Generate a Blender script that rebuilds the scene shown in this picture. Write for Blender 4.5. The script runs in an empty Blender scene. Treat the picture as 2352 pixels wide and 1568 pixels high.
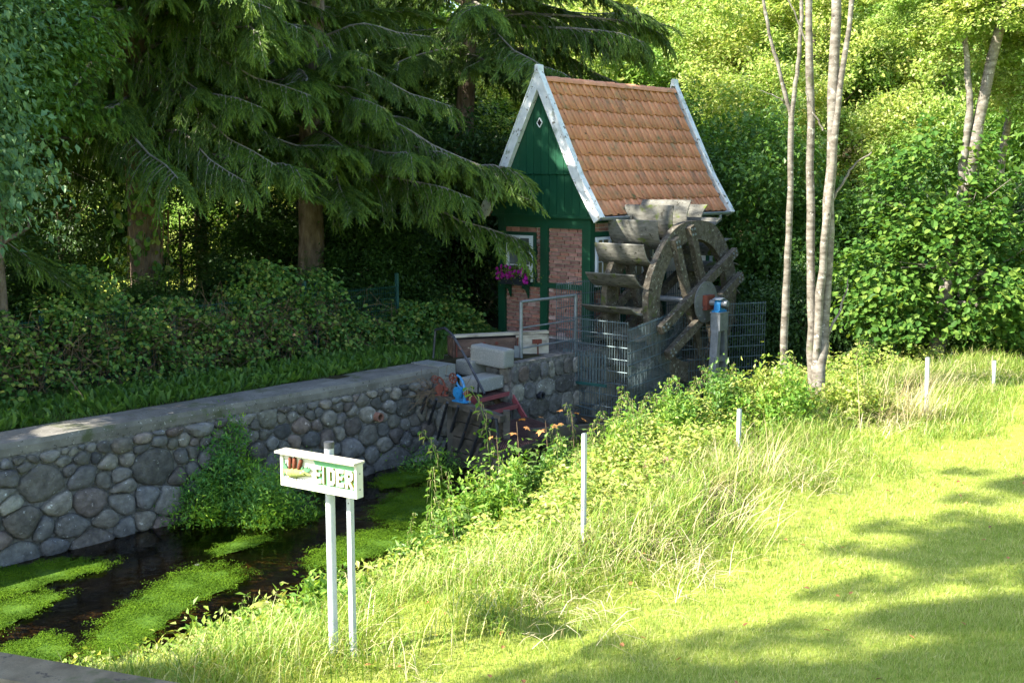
import bpy, math, random
import numpy as np
from mathutils import Vector, Matrix, noise as mnoise

rng = np.random.default_rng(7)
random.seed(7)
R = math.radians
sc = bpy.context.scene
COL = sc.collection

# ------------------------------------------------------------------ camera, world, sun, exposure
CAM = (0.0, 0.0, 3.0)
PITCH = math.atan(384 / 2672)
cam_d = bpy.data.cameras.new('camera'); cam = bpy.data.objects.new('camera', cam_d); COL.objects.link(cam)
cam.location = CAM; cam.rotation_euler = (R(90) - PITCH, 0, 0)
cam_d.sensor_width = 36; cam_d.lens = 36 * 2672 / 2352
cam_d.clip_start = 0.1; cam_d.clip_end = 600
sc.camera = cam

SUN_EL = R(41)
SUN_AZ = (-0.93, -0.36)
n_ = math.hypot(*SUN_AZ); SUN_AZ = (SUN_AZ[0] / n_, SUN_AZ[1] / n_)
world = bpy.data.worlds.new('World'); sc.world = world; world.use_nodes = True
wn = world.node_tree.nodes; wl = world.node_tree.links
bg = wn['Background']; sky = wn.new('ShaderNodeTexSky'); sky.sky_type = 'NISHITA'; sky.sun_disc = False
sky.sun_elevation = SUN_EL; sky.sun_rotation = math.atan2(SUN_AZ[0], SUN_AZ[1])
wl.new(sky.outputs[0], bg.inputs[0]); bg.inputs[1].default_value = 0.125
sl = bpy.data.lights.new('sun', 'SUN'); sl.energy = 5.0; sl.angle = R(0.53); sl.color = (1.0, 0.93, 0.80)
so = bpy.data.objects.new('sun', sl); COL.objects.link(so); so.location = (-20, -8, 20)
so.rotation_euler = Vector((-SUN_AZ[0] * math.cos(SUN_EL), -SUN_AZ[1] * math.cos(SUN_EL), -math.sin(SUN_EL))).to_track_quat('-Z', 'Y').to_euler()
sc.view_settings.view_transform = 'Standard'; sc.view_settings.look = 'None'
sc.view_settings.exposure = 2.05; sc.view_settings.gamma = 1.0; sc.view_settings.use_curve_mapping = False
sc.render.engine = 'CYCLES'
sc.cycles.max_bounces = 7; sc.cycles.diffuse_bounces = 3; sc.cycles.glossy_bounces = 3
sc.cycles.transmission_bounces = 5; sc.cycles.transparent_max_bounces = 8
sc.cycles.use_denoising = True

# ------------------------------------------------------------------ measuring helpers
def ray(x, y):
    u = (x - 1176) / 2672; v = (y - 784) / 2672
    return np.array([u, math.cos(PITCH) - v * math.sin(PITCH), -math.sin(PITCH) - v * math.cos(PITCH)])
def at(x, y, z):                      # point of the plane z seen at photo pixel x, y
    d = ray(x, y); return np.array(CAM) + d * ((z - CAM[2]) / d[2])
def atd(x, y, Y):                     # point at ground distance Y seen at photo pixel x, y
    d = ray(x, y); return np.array(CAM) + d * (Y / d[1])
# mill frame: x runs along the ridge and the river wall, y from the river towards the trees
HA = math.atan2(.7515, .66)
HC = np.array([1.33, 20.82, 0.0])
rv = np.array([math.cos(HA), math.sin(HA), 0]); gv = np.array([-math.sin(HA), math.cos(HA), 0])
def HW(w, u, z=0.0): return HC + w * rv + u * gv + np.array([0, 0, z])
def LH(P): d = np.array(P) - HC; return np.array([d @ rv, d @ gv, P[2]])

# ------------------------------------------------------------------ object helpers
def link(o, parent=None):
    COL.objects.link(o)
    if parent is not None: o.parent = parent
    return o
def tag(o, label=None, cat=None, group=None, kind=None):
    if label: o['label'] = label
    if cat: o['category'] = cat
    if group: o['group'] = group
    if kind: o['kind'] = kind
    return o
def thing(name, label, cat, loc=(0, 0, 0), rotz=0.0, group=None):
    o = bpy.data.objects.new(name, None); o.empty_display_size = .2; link(o)
    o.location = Vector([float(a) for a in loc]); o.rotation_euler = (0, 0, rotz)
    return tag(o, label, cat, group)
def inst(name, me, parent=None, loc=(0, 0, 0), rot=(0, 0, 0), scale=(1, 1, 1)):
    o = bpy.data.objects.new(name, me); link(o, parent)
    o.location = Vector([float(a) for a in loc]); o.rotation_euler = rot; o.scale = scale
    return o
def copy_tree(o, parent=None):
    c = o.copy(); link(c); c.parent = parent
    for ch in list(o.children): copy_tree(ch, c)
    return c

class MB:
    """collects pieces (verts, faces, material slot) and links them as one mesh"""
    def __init__(s, origin=(0, 0, 0)):
        s.V = []; s.F = {3: [], 4: []}; s.M = {3: [], 4: []}; s.n = 0; s.og = np.array(origin, float)
    def add(s, V, F, m=0):
        V = np.asarray(V, float).reshape(-1, 3); F = np.asarray(F, int)
        k = F.shape[1]
        s.V.append(V - s.og); s.F[k].append(F + s.n); s.M[k].append(np.full(len(F), m)); s.n += len(V)
        return s
    def poly(s, pts, m=0):             # fan for convex polygon
        k = len(pts); s.add(pts, [(0, i, i + 1) for i in range(1, k - 1)], m)
    def box(s, a, b, m=0, rot=None, piv=None):
        a = np.array(a, float); b = np.array(b, float)
        V = np.array([[(a, b)[i & 1][0], (a, b)[(i >> 1) & 1][1], (a, b)[i >> 2][2]] for i in range(8)])
        if rot is not None:
            p = (a + b) / 2 if piv is None else np.array(piv, float)
            V = (V - p) @ np.array(rot).T + p
        return s.add(V, [(0, 2, 3, 1), (4, 5, 7, 6), (0, 1, 5, 4), (2, 6, 7, 3), (0, 4, 6, 2), (1, 3, 7, 5)], m)
    def beam(s, p, q, wx, wz, m=0, up=(0, 0, 1)):   # box from p to q
        p = np.array(p, float); q = np.array(q, float); d = q - p; L = np.linalg.norm(d); d /= L
        up = np.array(up, float); sx = np.cross(d, up)
        if np.linalg.norm(sx) < 1e-4: sx = np.cross(d, (1, 0, 0))
        sx /= np.linalg.norm(sx); uz = np.cross(sx, d)
        V = [c + sx * a * wx / 2 + uz * b * wz / 2 for c in (p, q) for b in (-1, 1) for a in (-1, 1)]
        return s.add(V, [(0, 2, 3, 1), (4, 5, 7, 6), (0, 1, 5, 4), (2, 6, 7, 3), (0, 4, 6, 2), (1, 3, 7, 5)], m)
    def tube(s, pts, rad, n=8, m=0, cap=True, squash=None):
        pts = np.asarray(pts, float); k = len(pts)
        rad = np.full(k, rad) if np.isscalar(rad) else np.asarray(rad, float)
        T = np.gradient(pts, axis=0); T /= np.linalg.norm(T, axis=1)[:, None] + 1e-9
        ref = np.array([0.13, 0.27, 1.0]) if abs(T[0][2]) < .9 else np.array([1.0, .2, 0])
        V = []
        for i in range(k):
            a = np.cross(T[i], ref); a /= np.linalg.norm(a); b = np.cross(T[i], a)
            for j in range(n):
                t = 2 * math.pi * j / n
                V.append(pts[i] + rad[i] * (math.cos(t) * a + math.sin(t) * b))
        F = [(i * n + j, i * n + (j + 1) % n, (i + 1) * n + (j + 1) % n, (i + 1) * n + j) for i in range(k - 1) for j in range(n)]
        nb = s.n; s.add(V, F, m)
        if cap:
            for e, c in ((0, pts[0]), (k - 1, pts[-1])):
                ring = V[e * n:(e + 1) * n]
                s.add(ring + [c], [(n, (j + 1) % n, j) if e == 0 else (n, j, (j + 1) % n) for j in range(n)], m)
        return s
    def disc(s, c, ax, r, h, n=24, m=0):
        c = np.array(c, float); ax = np.array(ax, float); ax /= np.linalg.norm(ax)
        return s.tube([c - ax * h / 2, c + ax * h / 2], r, n, m)
    def extrude(s, poly, vec, m=0):    # closed polygon list (3d) extruded by vec
        P = np.array(poly, float); k = len(P); v = np.array(vec, float); c = P.mean(0)
        V = np.vstack([P, P + v, [c], [c + v]])
        F = [(i, (i + 1) % k, k + (i + 1) % k, k + i) for i in range(k)]
        s.add(V, F, m)
        s.add(V, [(2 * k, (i + 1) % k, i) for i in range(k)] + [(2 * k + 1, k + i, k + (i + 1) % k) for i in range(k)], m)
        return s
    def mesh(s, name, mats, smooth=False):
        me = bpy.data.meshes.new(name)
        V = np.vstack(s.V).astype(np.float32)
        me.vertices.add(len(V)); me.vertices.foreach_set('co', V.ravel())
        loops = []; starts = []; mi = []; st = 0
        for k in (3, 4):
            if s.F[k]:
                F = np.vstack(s.F[k]).astype(np.int32); loops.append(F.ravel())
                starts.append(st + np.arange(len(F)) * k); st += F.size; mi.append(np.concatenate(s.M[k]))
        loops = np.concatenate(loops); starts = np.concatenate(starts).astype(np.int32); mi = np.concatenate(mi).astype(np.int32)
        me.loops.add(len(loops)); me.loops.foreach_set('vertex_index', loops)
        me.polygons.add(len(starts)); me.polygons.foreach_set('loop_start', starts)
        me.polygons.foreach_set('material_index', mi)
        me.polygons.foreach_set('use_smooth', np.full(len(starts), smooth))
        for mm in (mats if isinstance(mats, (list, tuple)) else [mats]): me.materials.append(mm)
        me.update(calc_edges=True)
        return me
    def build(s, name, mats, parent=None, smooth=False, **kw):
        return inst(name, s.mesh(name, mats, smooth), parent, **kw)

# ------------------------------------------------------------------ materials
def newmat(name):
    m = bpy.data.materials.new(name); m.use_nodes = True
    nt = m.node_tree; nt.nodes.clear(); out = nt.nodes.new('ShaderNodeOutputMaterial')
    return m, nt, out
def nd(nt, typ, **kw):
    n = nt.nodes.new(typ)
    for k, v in kw.items():
        if k in n.inputs: n.inputs[k].default_value = v
        else: setattr(n, k, v)
    return n
def ramp(nt, src, stops):
    r = nt.nodes.new('ShaderNodeValToRGB'); e = r.color_ramp.elements
    while len(e) < len(stops): e.new(.5)
    for k, (p, c) in enumerate(stops): e[k].position = p; e[k].color = (*c, 1) if len(c) == 3 else c
    nt.links.new(src, r.inputs[0]); return r.outputs[0]
def mixc(nt, f, a, b, mode='MIX'):
    n = nt.nodes.new('ShaderNodeMix'); n.data_type = 'RGBA'; n.blend_type = mode
    for s, v in ((n.inputs[0], f), (n.inputs[6], a), (n.inputs[7], b)):
        if hasattr(v, 'is_output'): nt.links.new(v, s)
        else: s.default_value = v if not isinstance(v, tuple) else (*v, 1)
    return n.outputs[2]
def tex(nt, scale, detail=4, rough=.6, coord='Object', stretch=(1, 1, 1), loc=None, kind='noise'):
    tc = nt.nodes.new('ShaderNodeTexCoord'); mp = nt.nodes.new('ShaderNodeMapping')
    mp.inputs['Scale'].default_value = stretch
    nt.links.new(tc.outputs[coord], mp.inputs[0])
    if kind == 'noise':
        t = nd(nt, 'ShaderNodeTexNoise', Scale=scale, Detail=detail, Roughness=rough); o = t.outputs[0]
    else:
        t = nd(nt, 'ShaderNodeTexVoronoi', Scale=scale); o = t.outputs['Distance']
    nt.links.new(mp.outputs[0], t.inputs['Vector'])
    if loc is not None:                # shift by the object's own random number
        oi = nt.nodes.new('ShaderNodeObjectInfo'); mu = nt.nodes.new('ShaderNodeVectorMath'); mu.operation = 'SCALE'
        cx = nt.nodes.new('ShaderNodeCombineXYZ')
        for k in range(3): nt.links.new(oi.outputs['Random'], cx.inputs[k])
        nt.links.new(cx.outputs[0], mu.inputs[0]); mu.inputs[3].default_value = 37.0
        nt.links.new(mu.outputs[0], mp.inputs['Location'])
    return o
def surf(name, stops, scale=8, rough=.8, bump=.3, bscale=None, spec=.3, detail=5, stretch=(1, 1, 1), rnd=0.0, spots=None, metal=0.0, bdist=.01, shift=True, rndhue=None):
    """diffuse-ish surface: colour ramp over noise, optional spots (colour, threshold, scale), per-object brightness, bump"""
    m, nt, out = newmat(name); L = nt.links
    c = ramp(nt, tex(nt, scale, detail, stretch=stretch, loc=shift or None), stops)
    if spots:
        for (sc_, th, sca, w) in spots:
            f = ramp(nt, tex(nt, sca, 6, .65, loc=shift or None), [(th, (0, 0, 0)), (min(1, th + w), (1, 1, 1))])
            c = mixc(nt, f, c, sc_)
    if rnd:
        oi = nt.nodes.new('ShaderNodeObjectInfo'); mr = nd(nt, 'ShaderNodeMapRange'); L.new(oi.outputs['Random'], mr.inputs[0])
        mr.inputs[3].default_value = 1 - rnd; mr.inputs[4].default_value = 1 + rnd
        vm = nt.nodes.new('ShaderNodeVectorMath'); vm.operation = 'SCALE'; L.new(c, vm.inputs[0]); L.new(mr.outputs[0], vm.inputs[3]); c = vm.outputs[0]
    if rndhue:
        oi = nt.nodes.new('ShaderNodeObjectInfo'); mu = nt.nodes.new('ShaderNodeMath'); mu.operation = 'MULTIPLY'; mu.inputs[1].default_value = 7.31
        fr = nt.nodes.new('ShaderNodeMath'); fr.operation = 'FRACT'; L.new(oi.outputs['Random'], mu.inputs[0]); L.new(mu.outputs[0], fr.inputs[0])
        c = mixc(nt, .8, c, ramp(nt, fr.outputs[0], rndhue), 'MULTIPLY')
    p = nd(nt, 'ShaderNodeBsdfPrincipled', Roughness=rough, Metallic=metal); p.inputs['Specular IOR Level'].default_value = spec
    L.new(c, p.inputs['Base Color'])
    if bump:
        b = nd(nt, 'ShaderNodeBump', Strength=bump, Distance=bdist); L.new(tex(nt, bscale or scale * 3, 6, .7, stretch=stretch, loc=shift or None), b.inputs['Height']); L.new(b.outputs[0], p.inputs['Normal'])
    L.new(p.outputs[0], out.inputs[0]); return m
def leafmat(name, cols, trans=.35, rough=.5, patch=None, tint=(1.25, 1.15, .55), spec=.35, pscale=.8):
    """cols: colour stops over a per-leaf random number"""
    m, nt, out = newmat(name); L = nt.links
    g = nt.nodes.new('ShaderNodeNewGeometry')
    k = len(cols); c = ramp(nt, g.outputs['Random Per Island'], [(i / max(1, k - 1), cc) for i, cc in enumerate(cols)])
    if patch:
        f = ramp(nt, tex(nt, pscale, 3, .5), [(.42, (0, 0, 0)), (.62, (1, 1, 1))]); c = mixc(nt, f, c, mixc(nt, 1.0, c, patch, 'MULTIPLY'))
    d = nd(nt, 'ShaderNodeBsdfPrincipled', Roughness=rough); d.inputs['Specular IOR Level'].default_value = spec; L.new(c, d.inputs['Base Color'])
    t = nt.nodes.new('ShaderNodeBsdfTranslucent'); L.new(mixc(nt, 1.0, c, tint, 'MULTIPLY'), t.inputs[0])
    mx = nt.nodes.new('ShaderNodeMixShader'); mx.inputs[0].default_value = trans
    L.new(d.outputs[0], mx.inputs[1]); L.new(t.outputs[0], mx.inputs[2]); L.new(mx.outputs[0], out.inputs[0]); return m

M = {}
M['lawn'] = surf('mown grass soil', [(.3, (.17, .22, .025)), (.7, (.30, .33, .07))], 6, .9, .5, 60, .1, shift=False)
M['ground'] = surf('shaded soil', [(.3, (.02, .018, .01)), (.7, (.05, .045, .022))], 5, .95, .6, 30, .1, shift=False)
M['blade'] = leafmat('grass blade', [(.22, .31, .045), (.32, .41, .085), (.42, .48, .13), (.54, .50, .26)], .42, .5, tint=(1.15, 1.1, .75), patch=(.78, .86, .7), pscale=1.1)
M['rough'] = leafmat('long grass blade', [(.09, .19, .02), (.17, .29, .03), (.30, .38, .07), (.52, .48, .24)], .35, .5)
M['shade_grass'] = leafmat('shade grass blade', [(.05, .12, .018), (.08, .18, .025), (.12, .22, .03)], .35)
M['straw'] = leafmat('dry straw', [(.45, .36, .19), (.60, .50, .30), (.70, .62, .42)], .25, .6, tint=(1, .95, .8))
M['nettle'] = leafmat('nettle leaf', [(.08, .19, .02), (.15, .29, .035), (.25, .36, .06)], .4)
M['tassel'] = leafmat('nettle tassel', [(.28, .30, .10), (.40, .38, .18), (.5, .45, .25)], .3)
M['bramble'] = leafmat('bramble leaf', [(.03, .09, .018), (.07, .17, .028), (.12, .24, .04), (.26, .30, .06)], .3, .45)
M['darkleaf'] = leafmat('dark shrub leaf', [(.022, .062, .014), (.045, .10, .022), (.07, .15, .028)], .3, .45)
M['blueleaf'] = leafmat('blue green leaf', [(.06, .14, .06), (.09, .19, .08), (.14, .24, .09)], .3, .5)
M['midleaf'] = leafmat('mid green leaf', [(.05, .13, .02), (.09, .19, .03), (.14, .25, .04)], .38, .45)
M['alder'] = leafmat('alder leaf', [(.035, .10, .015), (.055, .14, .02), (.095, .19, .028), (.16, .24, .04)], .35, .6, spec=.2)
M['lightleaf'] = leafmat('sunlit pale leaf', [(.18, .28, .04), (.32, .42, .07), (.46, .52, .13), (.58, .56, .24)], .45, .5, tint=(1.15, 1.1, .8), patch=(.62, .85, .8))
M['weedleaf'] = leafmat('bank weed leaf', [(.11, .20, .02), (.20, .31, .04), (.32, .40, .07), (.42, .42, .14), (.22, .30, .06)], .38)
M['needle'] = leafmat('spruce needles', [(.032, .075, .016), (.055, .115, .022), (.09, .16, .028), (.14, .21, .035)], .25, .5, patch=(1.2, 1.25, .8), pscale=1.2)
M['needletip'] = leafmat('young spruce needles', [(.09, .18, .028), (.15, .25, .038), (.21, .31, .05)], .3, .5)
M['watercress'] = leafmat('water plant leaf', [(.05, .17, .04), (.09, .24, .05), (.16, .32, .05)], .38, patch=(2.3, 1.65, .5), pscale=1.5)  # bright yellow noise patches put partial sunlight into the leaf colour
M['mat'] = leafmat('water moss', [(.06, .13, .006), (.09, .18, .009), (.13, .22, .014)], .3, .7, spec=.1, patch=(.55, .62, .6), pscale=2.0)
M['matbase'] = surf('water moss bed', [(.3, (.03, .08, .005)), (.7, (.07, .14, .008))], 14, .8, .8, 60, .2, bdist=.02)
M['autumn'] = leafmat('autumn maple leaf', [(.42, .17, .06), (.46, .25, .08)], .35, tint=(1.2, .9, .5))
M['maple'] = leafmat('maple leaf', [(.10, .19, .05), (.16, .25, .05)], .35)
M['petal'] = leafmat('magenta petal', [(.35, .01, .30), (.50, .02, .38)], .3, tint=(1, .5, 1))
M['litter'] = leafmat('fallen leaf', [(.25, .10, .04), (.40, .20, .07), (.14, .07, .03)], .15)
M['twig'] = surf('dry twigs', [(.3, (.09, .06, .035)), (.7, (.20, .14, .085))], 10, .9, 0)
M['bark'] = surf('spruce bark', [(.25, (.065, .05, .038)), (.5, (.17, .13, .10)), (.75, (.30, .24, .185))], 9, .95, 1.0, 16, .1, stretch=(1, 1, .35), bdist=.04, spots=[((.08, .11, .04), .6, 2.2, .1)])
M['palebark'] = surf('pale smooth bark', [(.3, (.07, .06, .045)), (.48, (.15, .133, .11)), (.7, (.26, .24, .205))], 7, .8, .5, 25, .2, stretch=(1, 1, 2.5), bdist=.01,
                     spots=[((.42, .40, .36), .60, 12, .04), ((.05, .042, .033), .60, 6, .05), ((.14, .16, .07), .6, 3, .12)])
M['deadwood'] = surf('grey dead twig', [(.3, (.12, .11, .09)), (.7, (.26, .24, .20))], 10, .9, 0)
M['boulder'] = surf('field stone', [(.25, (.095, .088, .076)), (.5, (.19, .178, .155)), (.75, (.30, .283, .245))], 9, .85, 1.0, 16, .3, rnd=.42, bdist=.045,
                    spots=[((.50, .50, .46), .63, 14, .03), ((.08, .085, .08), .66, 5, .08)],
                    rndhue=[(0, (1.1, 1.08, 1)), (.25, (.5, .55, .66)), (.42, (1.15, 1.1, 1.0)), (.6, (.75, .78, .78)), (.74, (1.0, .78, .72)), (.88, (.5, .54, .62)), (1, (1.1, 1.12, 1.0))])
M['granite'] = surf('granite block', [(.3, (.16, .165, .155)), (.7, (.28, .285, .265))], 60, .85, .6, 40, .3, rnd=.15, bdist=.008, spots=[((.16, .18, .12), .58, 2.5, .12), ((.52, .50, .45), .66, 5, .05)])
M['mortar'] = surf('rough mortar', [(.3, (.06, .057, .05)), (.7, (.26, .25, .23))], 18, .95, 1.0, 30, .1, bdist=.03)
M['concrete'] = surf('worn concrete', [(.3, (.11, .105, .092)), (.6, (.19, .18, .16)), (.8, (.28, .265, .235))], 3, .9, .7, 70, .2, bdist=.006, spots=[((.09, .10, .055), .56, 1.6, .1), ((.42, .41, .38), .64, 26, .03), ((.05, .048, .04), .62, 18, .04)])
M['parapet'] = surf('mossy concrete', [(.3, (.075, .066, .045)), (.6, (.17, .15, .105)), (.8, (.30, .27, .21))], 3.5, .9, .7, 40, .2, bdist=.008, spots=[((.07, .085, .035), .52, 2.6, .1), ((.05, .045, .04), .6, 7, .06)])
M['brick'] = surf('red brick', [(.3, (.30, .15, .12)), (.7, (.42, .24, .19))], 14, .9, .6, 50, .15, rnd=.25, bdist=.004, spots=[((.48, .38, .34), .66, 9, .05)],
                  rndhue=[(0, (1, 1, 1)), (.4, (.75, .72, .8)), (.7, (1.1, .9, .8)), (.93, (.7, .7, .75)), (1, (1.6, 2.2, 2.6))])
M['brickmortar'] = surf('lime mortar', [(.3, (.42, .37, .33)), (.7, (.56, .50, .45))], 20, .95, .6, 60, .1)
M['green'] = surf('dark green paint', [(.3, (.005, .05, .025)), (.7, (.009, .07, .034))], 4, .45, .15, 60, .4, stretch=(1, 1, .2), spots=[((.03, .09, .055), .66, 5, .1)], rnd=.08)
M['white'] = surf('weathered white paint', [(.25, (.45, .48, .50)), (.5, (.62, .65, .66)), (.75, (.72, .74, .74))], 6, .7, .5, 30, .3, bdist=.006,
                  spots=[((.16, .15, .12), .605, 8, .025), ((.24, .27, .20), .60, 2.3, .08)], stretch=(1, 1, 1))
M['cleanwhite'] = surf('white window paint', [(.3, (.66, .70, .72)), (.7, (.76, .79, .80))], 4, .5, .1, 30, .4)
M['tile'] = surf('terracotta pantile', [(.3, (.50, .21, .115)), (.6, (.62, .28, .16)), (.8, (.68, .35, .21))], 5, .75, .35, 60, .3, rnd=.13, bdist=.004,
                 spots=[((.27, .19, .11), .52, 3.0, .2), ((.05, .038, .028), .66, 7, .03), ((.16, .17, .08), .62, 4.2, .08)],
                 rndhue=[(0, (1, 1, 1)), (.5, (1, .95, .92)), (.8, (.94, .9, .85)), (.96, (1.05, .98, .9)), (1, (.72, .72, .8))])
M['zinc'] = surf('grey zinc', [(.3, (.28, .33, .38)), (.7, (.42, .47, .52))], 6, .45, .1, 30, .5, metal=.6)
M['galv'] = surf('galvanised steel', [(.3, (.15, .17, .185)), (.7, (.25, .275, .30))], 12, .5, .15, 50, .5, metal=.45, spots=[((.20, .17, .14), .68, 4, .06)])
M['whitepost'] = surf('pale grey post', [(.3, (.36, .39, .42)), (.7, (.50, .53, .56))], 7, .5, .1, 40, .5, metal=.1, spots=[((.35, .33, .30), .70, 9, .03)])
M['wire'] = surf('blue green coated wire', [(.3, (.055, .09, .10)), (.7, (.12, .17, .19))], 9, .45, 0, None, .5, metal=.3)
M['fencegreen'] = surf('dark green fence steel', [(.3, (.01, .06, .055)), (.7, (.02, .09, .08))], 9, .5, 0, None, .5)
M['dark_iron'] = surf('dark iron', [(.3, (.02, .025, .035)), (.7, (.07, .075, .085))], 9, .5, .3, 40, .5, metal=.4, spots=[((.16, .09, .06), .6, 6, .08)])
M['hubsteel'] = surf('grey hub plate', [(.3, (.12, .125, .125)), (.7, (.22, .225, .225))], 5, .6, .2, 40, .5, metal=.4)
M['blue'] = surf('blue machine paint', [(.3, (.012, .13, .32)), (.7, (.02, .22, .48))], 7, .35, .2, 30, .6, spots=[((.03, .03, .03), .66, 9, .05)])
M['rust'] = surf('rust red paint', [(.3, (.08, .022, .016)), (.7, (.20, .055, .035))], 9, .7, .4, 40, .3)
M['redsteel'] = surf('oxide red steel', [(.3, (.19, .045, .05)), (.7, (.29, .075, .08))], 5, .65, .3, 40, .3, spots=[((.10, .09, .08), .62, 5, .08)])
M['grate'] = surf('dark steel grating', [(.3, (.05, .03, .03)), (.7, (.13, .075, .07))], 9, .6, .2, 40, .4, metal=.3)
M['mosswood'] = surf('lichened wet wood', [(.25, (.04, .034, .026)), (.5, (.09, .078, .06)), (.75, (.18, .165, .135))], 9, .95, 1.0, 22, .15, bdist=.03, rnd=.12,
                     spots=[((.24, .24, .20), .60, 15, .03), ((.035, .03, .022), .60, 9, .05), ((.07, .095, .02), .60, 3.5, .1)])
M['paddle'] = surf('paddle board', [(.3, (.08, .078, .066)), (.6, (.155, .152, .132)), (.8, (.235, .232, .205))], 7, .9, .8, 25, .2, bdist=.012, stretch=(3.5, 1, 1), rnd=.15,
                   spots=[((.035, .033, .025), .60, 11, .04), ((.09, .12, .02), .58, 3.0, .08), ((.42, .42, .36), .68, 14, .03)])
M['oldwood'] = surf('old brown timber', [(.3, (.06, .038, .03)), (.7, (.17, .11, .085))], 10, .9, .8, 20, .2, bdist=.015, stretch=(.25, 1, 1), spots=[((.42, .37, .29), .63, 6, .03)])
M['greywood'] = surf('bleached timber', [(.3, (.16, .14, .11)), (.5, (.38, .34, .28)), (.75, (.52, .48, .40))], 8, .9, .8, 20, .2, bdist=.012, stretch=(.2, 1, 1))
M['wetwood'] = surf('wet dark timber', [(.3, (.03, .028, .022)), (.7, (.10, .088, .07))], 8, .6, .8, 20, .4, bdist=.012, stretch=(.2, 1, 1), spots=[((.09, .11, .02), .62, 4, .08)])
M['clay'] = surf('clay pipe', [(.3, (.20, .10, .07)), (.7, (.32, .17, .12))], 9, .8, .2, 30, .2)
M['black'] = surf('dark interior', [(.3, (.006, .006, .006)), (.7, (.012, .012, .012))], 9, .9, 0)
M['boxblack'] = surf('flower box plastic', [(.3, (.015, .02, .03)), (.7, (.025, .03, .045))], 9, .5, 0, None, .4)
M['signcream'] = surf('cream sign paint', [(.3, (.52, .50, .42)), (.7, (.66, .64, .55))], 6, .6, .2, 40, .3, spots=[((.50, .46, .30), .68, 4, .08)])
M['signtop'] = surf('weathered sign cap', [(.3, (.40, .37, .29)), (.7, (.52, .48, .40))], 7, .8, .3, 40, .2, spots=[((.30, .31, .14), .6, 4, .1)])
M['signgreen'] = surf('pale green sign field', [(.3, (.07, .26, .11)), (.7, (.16, .38, .19))], 9, .6, .3, 30, .3, stretch=(.4, 1, 1))
M['letteredge'] = surf('olive letter edge', [(.3, (.10, .09, .005)), (.7, (.17, .15, .015))], 9, .6, 0)
M['letter'] = surf('cream letter paint', [(.3, (.74, .74, .62)), (.7, (.82, .82, .74))], 9, .6, 0)
M['cattail'] = surf('brown cattail relief', [(.3, (.10, .03, .018)), (.7, (.17, .055, .03))], 30, .8, .5, 60, .2)
M['reed'] = surf('reed leaf relief', [(.3, (.05, .16, .08)), (.7, (.12, .26, .14))], 20, .7, .3, 60, .2)
M['pike'] = surf('olive fish relief', [(.3, (.18, .22, .05)), (.7, (.32, .35, .12))], 40, .7, .6, 80, .2, spots=[((.62, .63, .35), .6, 30, .05)])
M['pebble'] = surf('grey pebble relief', [(.3, (.28, .28, .34)), (.7, (.6, .6, .62))], 20, .7, .3, 60, .2)
M['stump'] = surf('split brown stump', [(.3, (.20, .12, .08)), (.7, (.42, .28, .20))], 8, .9, .8, 20, .1, bdist=.02, stretch=(1, 1, .4))
M['palerock'] = surf('pale rock', [(.3, (.42, .39, .32)), (.7, (.60, .57, .49))], 7, .9, .6, 20, .1, bdist=.02)

# window glass: dark reflecting pane with a pale curtain tone behind
def glassmat(name, base):
    m, nt, out = newmat(name); p = nd(nt, 'ShaderNodeBsdfPrincipled', Roughness=.12); p.inputs['Specular IOR Level'].default_value = .6
    nt.links.new(ramp(nt, tex(nt, 2.5, 3), [(.35, base), (.7, tuple(min(1, c * 1.6) for c in base))]), p.inputs['Base Color']); nt.links.new(p.outputs[0], out.inputs[0]); return m
M['pane'] = glassmat('grey window glass', (.10, .12, .13))
M['paneyellow'] = glassmat('warm window glass', (.20, .18, .10))
# water: clear brown film with fresnel reflection
m, nt, out = newmat('stream water')
fr = nd(nt, 'ShaderNodeFresnel', IOR=1.33); gl = nd(nt, 'ShaderNodeBsdfGlossy', Roughness=.03); tr = nt.nodes.new('ShaderNodeBsdfTransparent'); tr.inputs[0].default_value = (.50, .42, .27, 1)
mx = nt.nodes.new('ShaderNodeMixShader'); bp = nd(nt, 'ShaderNodeBump', Strength=.35, Distance=.02)
nt.links.new(tex(nt, 5, 3, .5, stretch=(.5, 1.4, 1)), bp.inputs['Height'])
for a in (fr, gl): nt.links.new(bp.outputs[0], a.inputs['Normal'])
nt.links.new(fr.outputs[0], mx.inputs[0]); nt.links.new(tr.outputs[0], mx.inputs[1]); nt.links.new(gl.outputs[0], mx.inputs[2]); nt.links.new(mx.outputs[0], out.inputs[0]); M['water'] = m
M['bed'] = surf('stream bed', [(.3, (.04, .03, .015)), (.55, (.16, .11, .055)), (.75, (.36, .27, .15))], 3.5, .9, .8, 20, .2, bdist=.04, shift=False)

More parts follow.
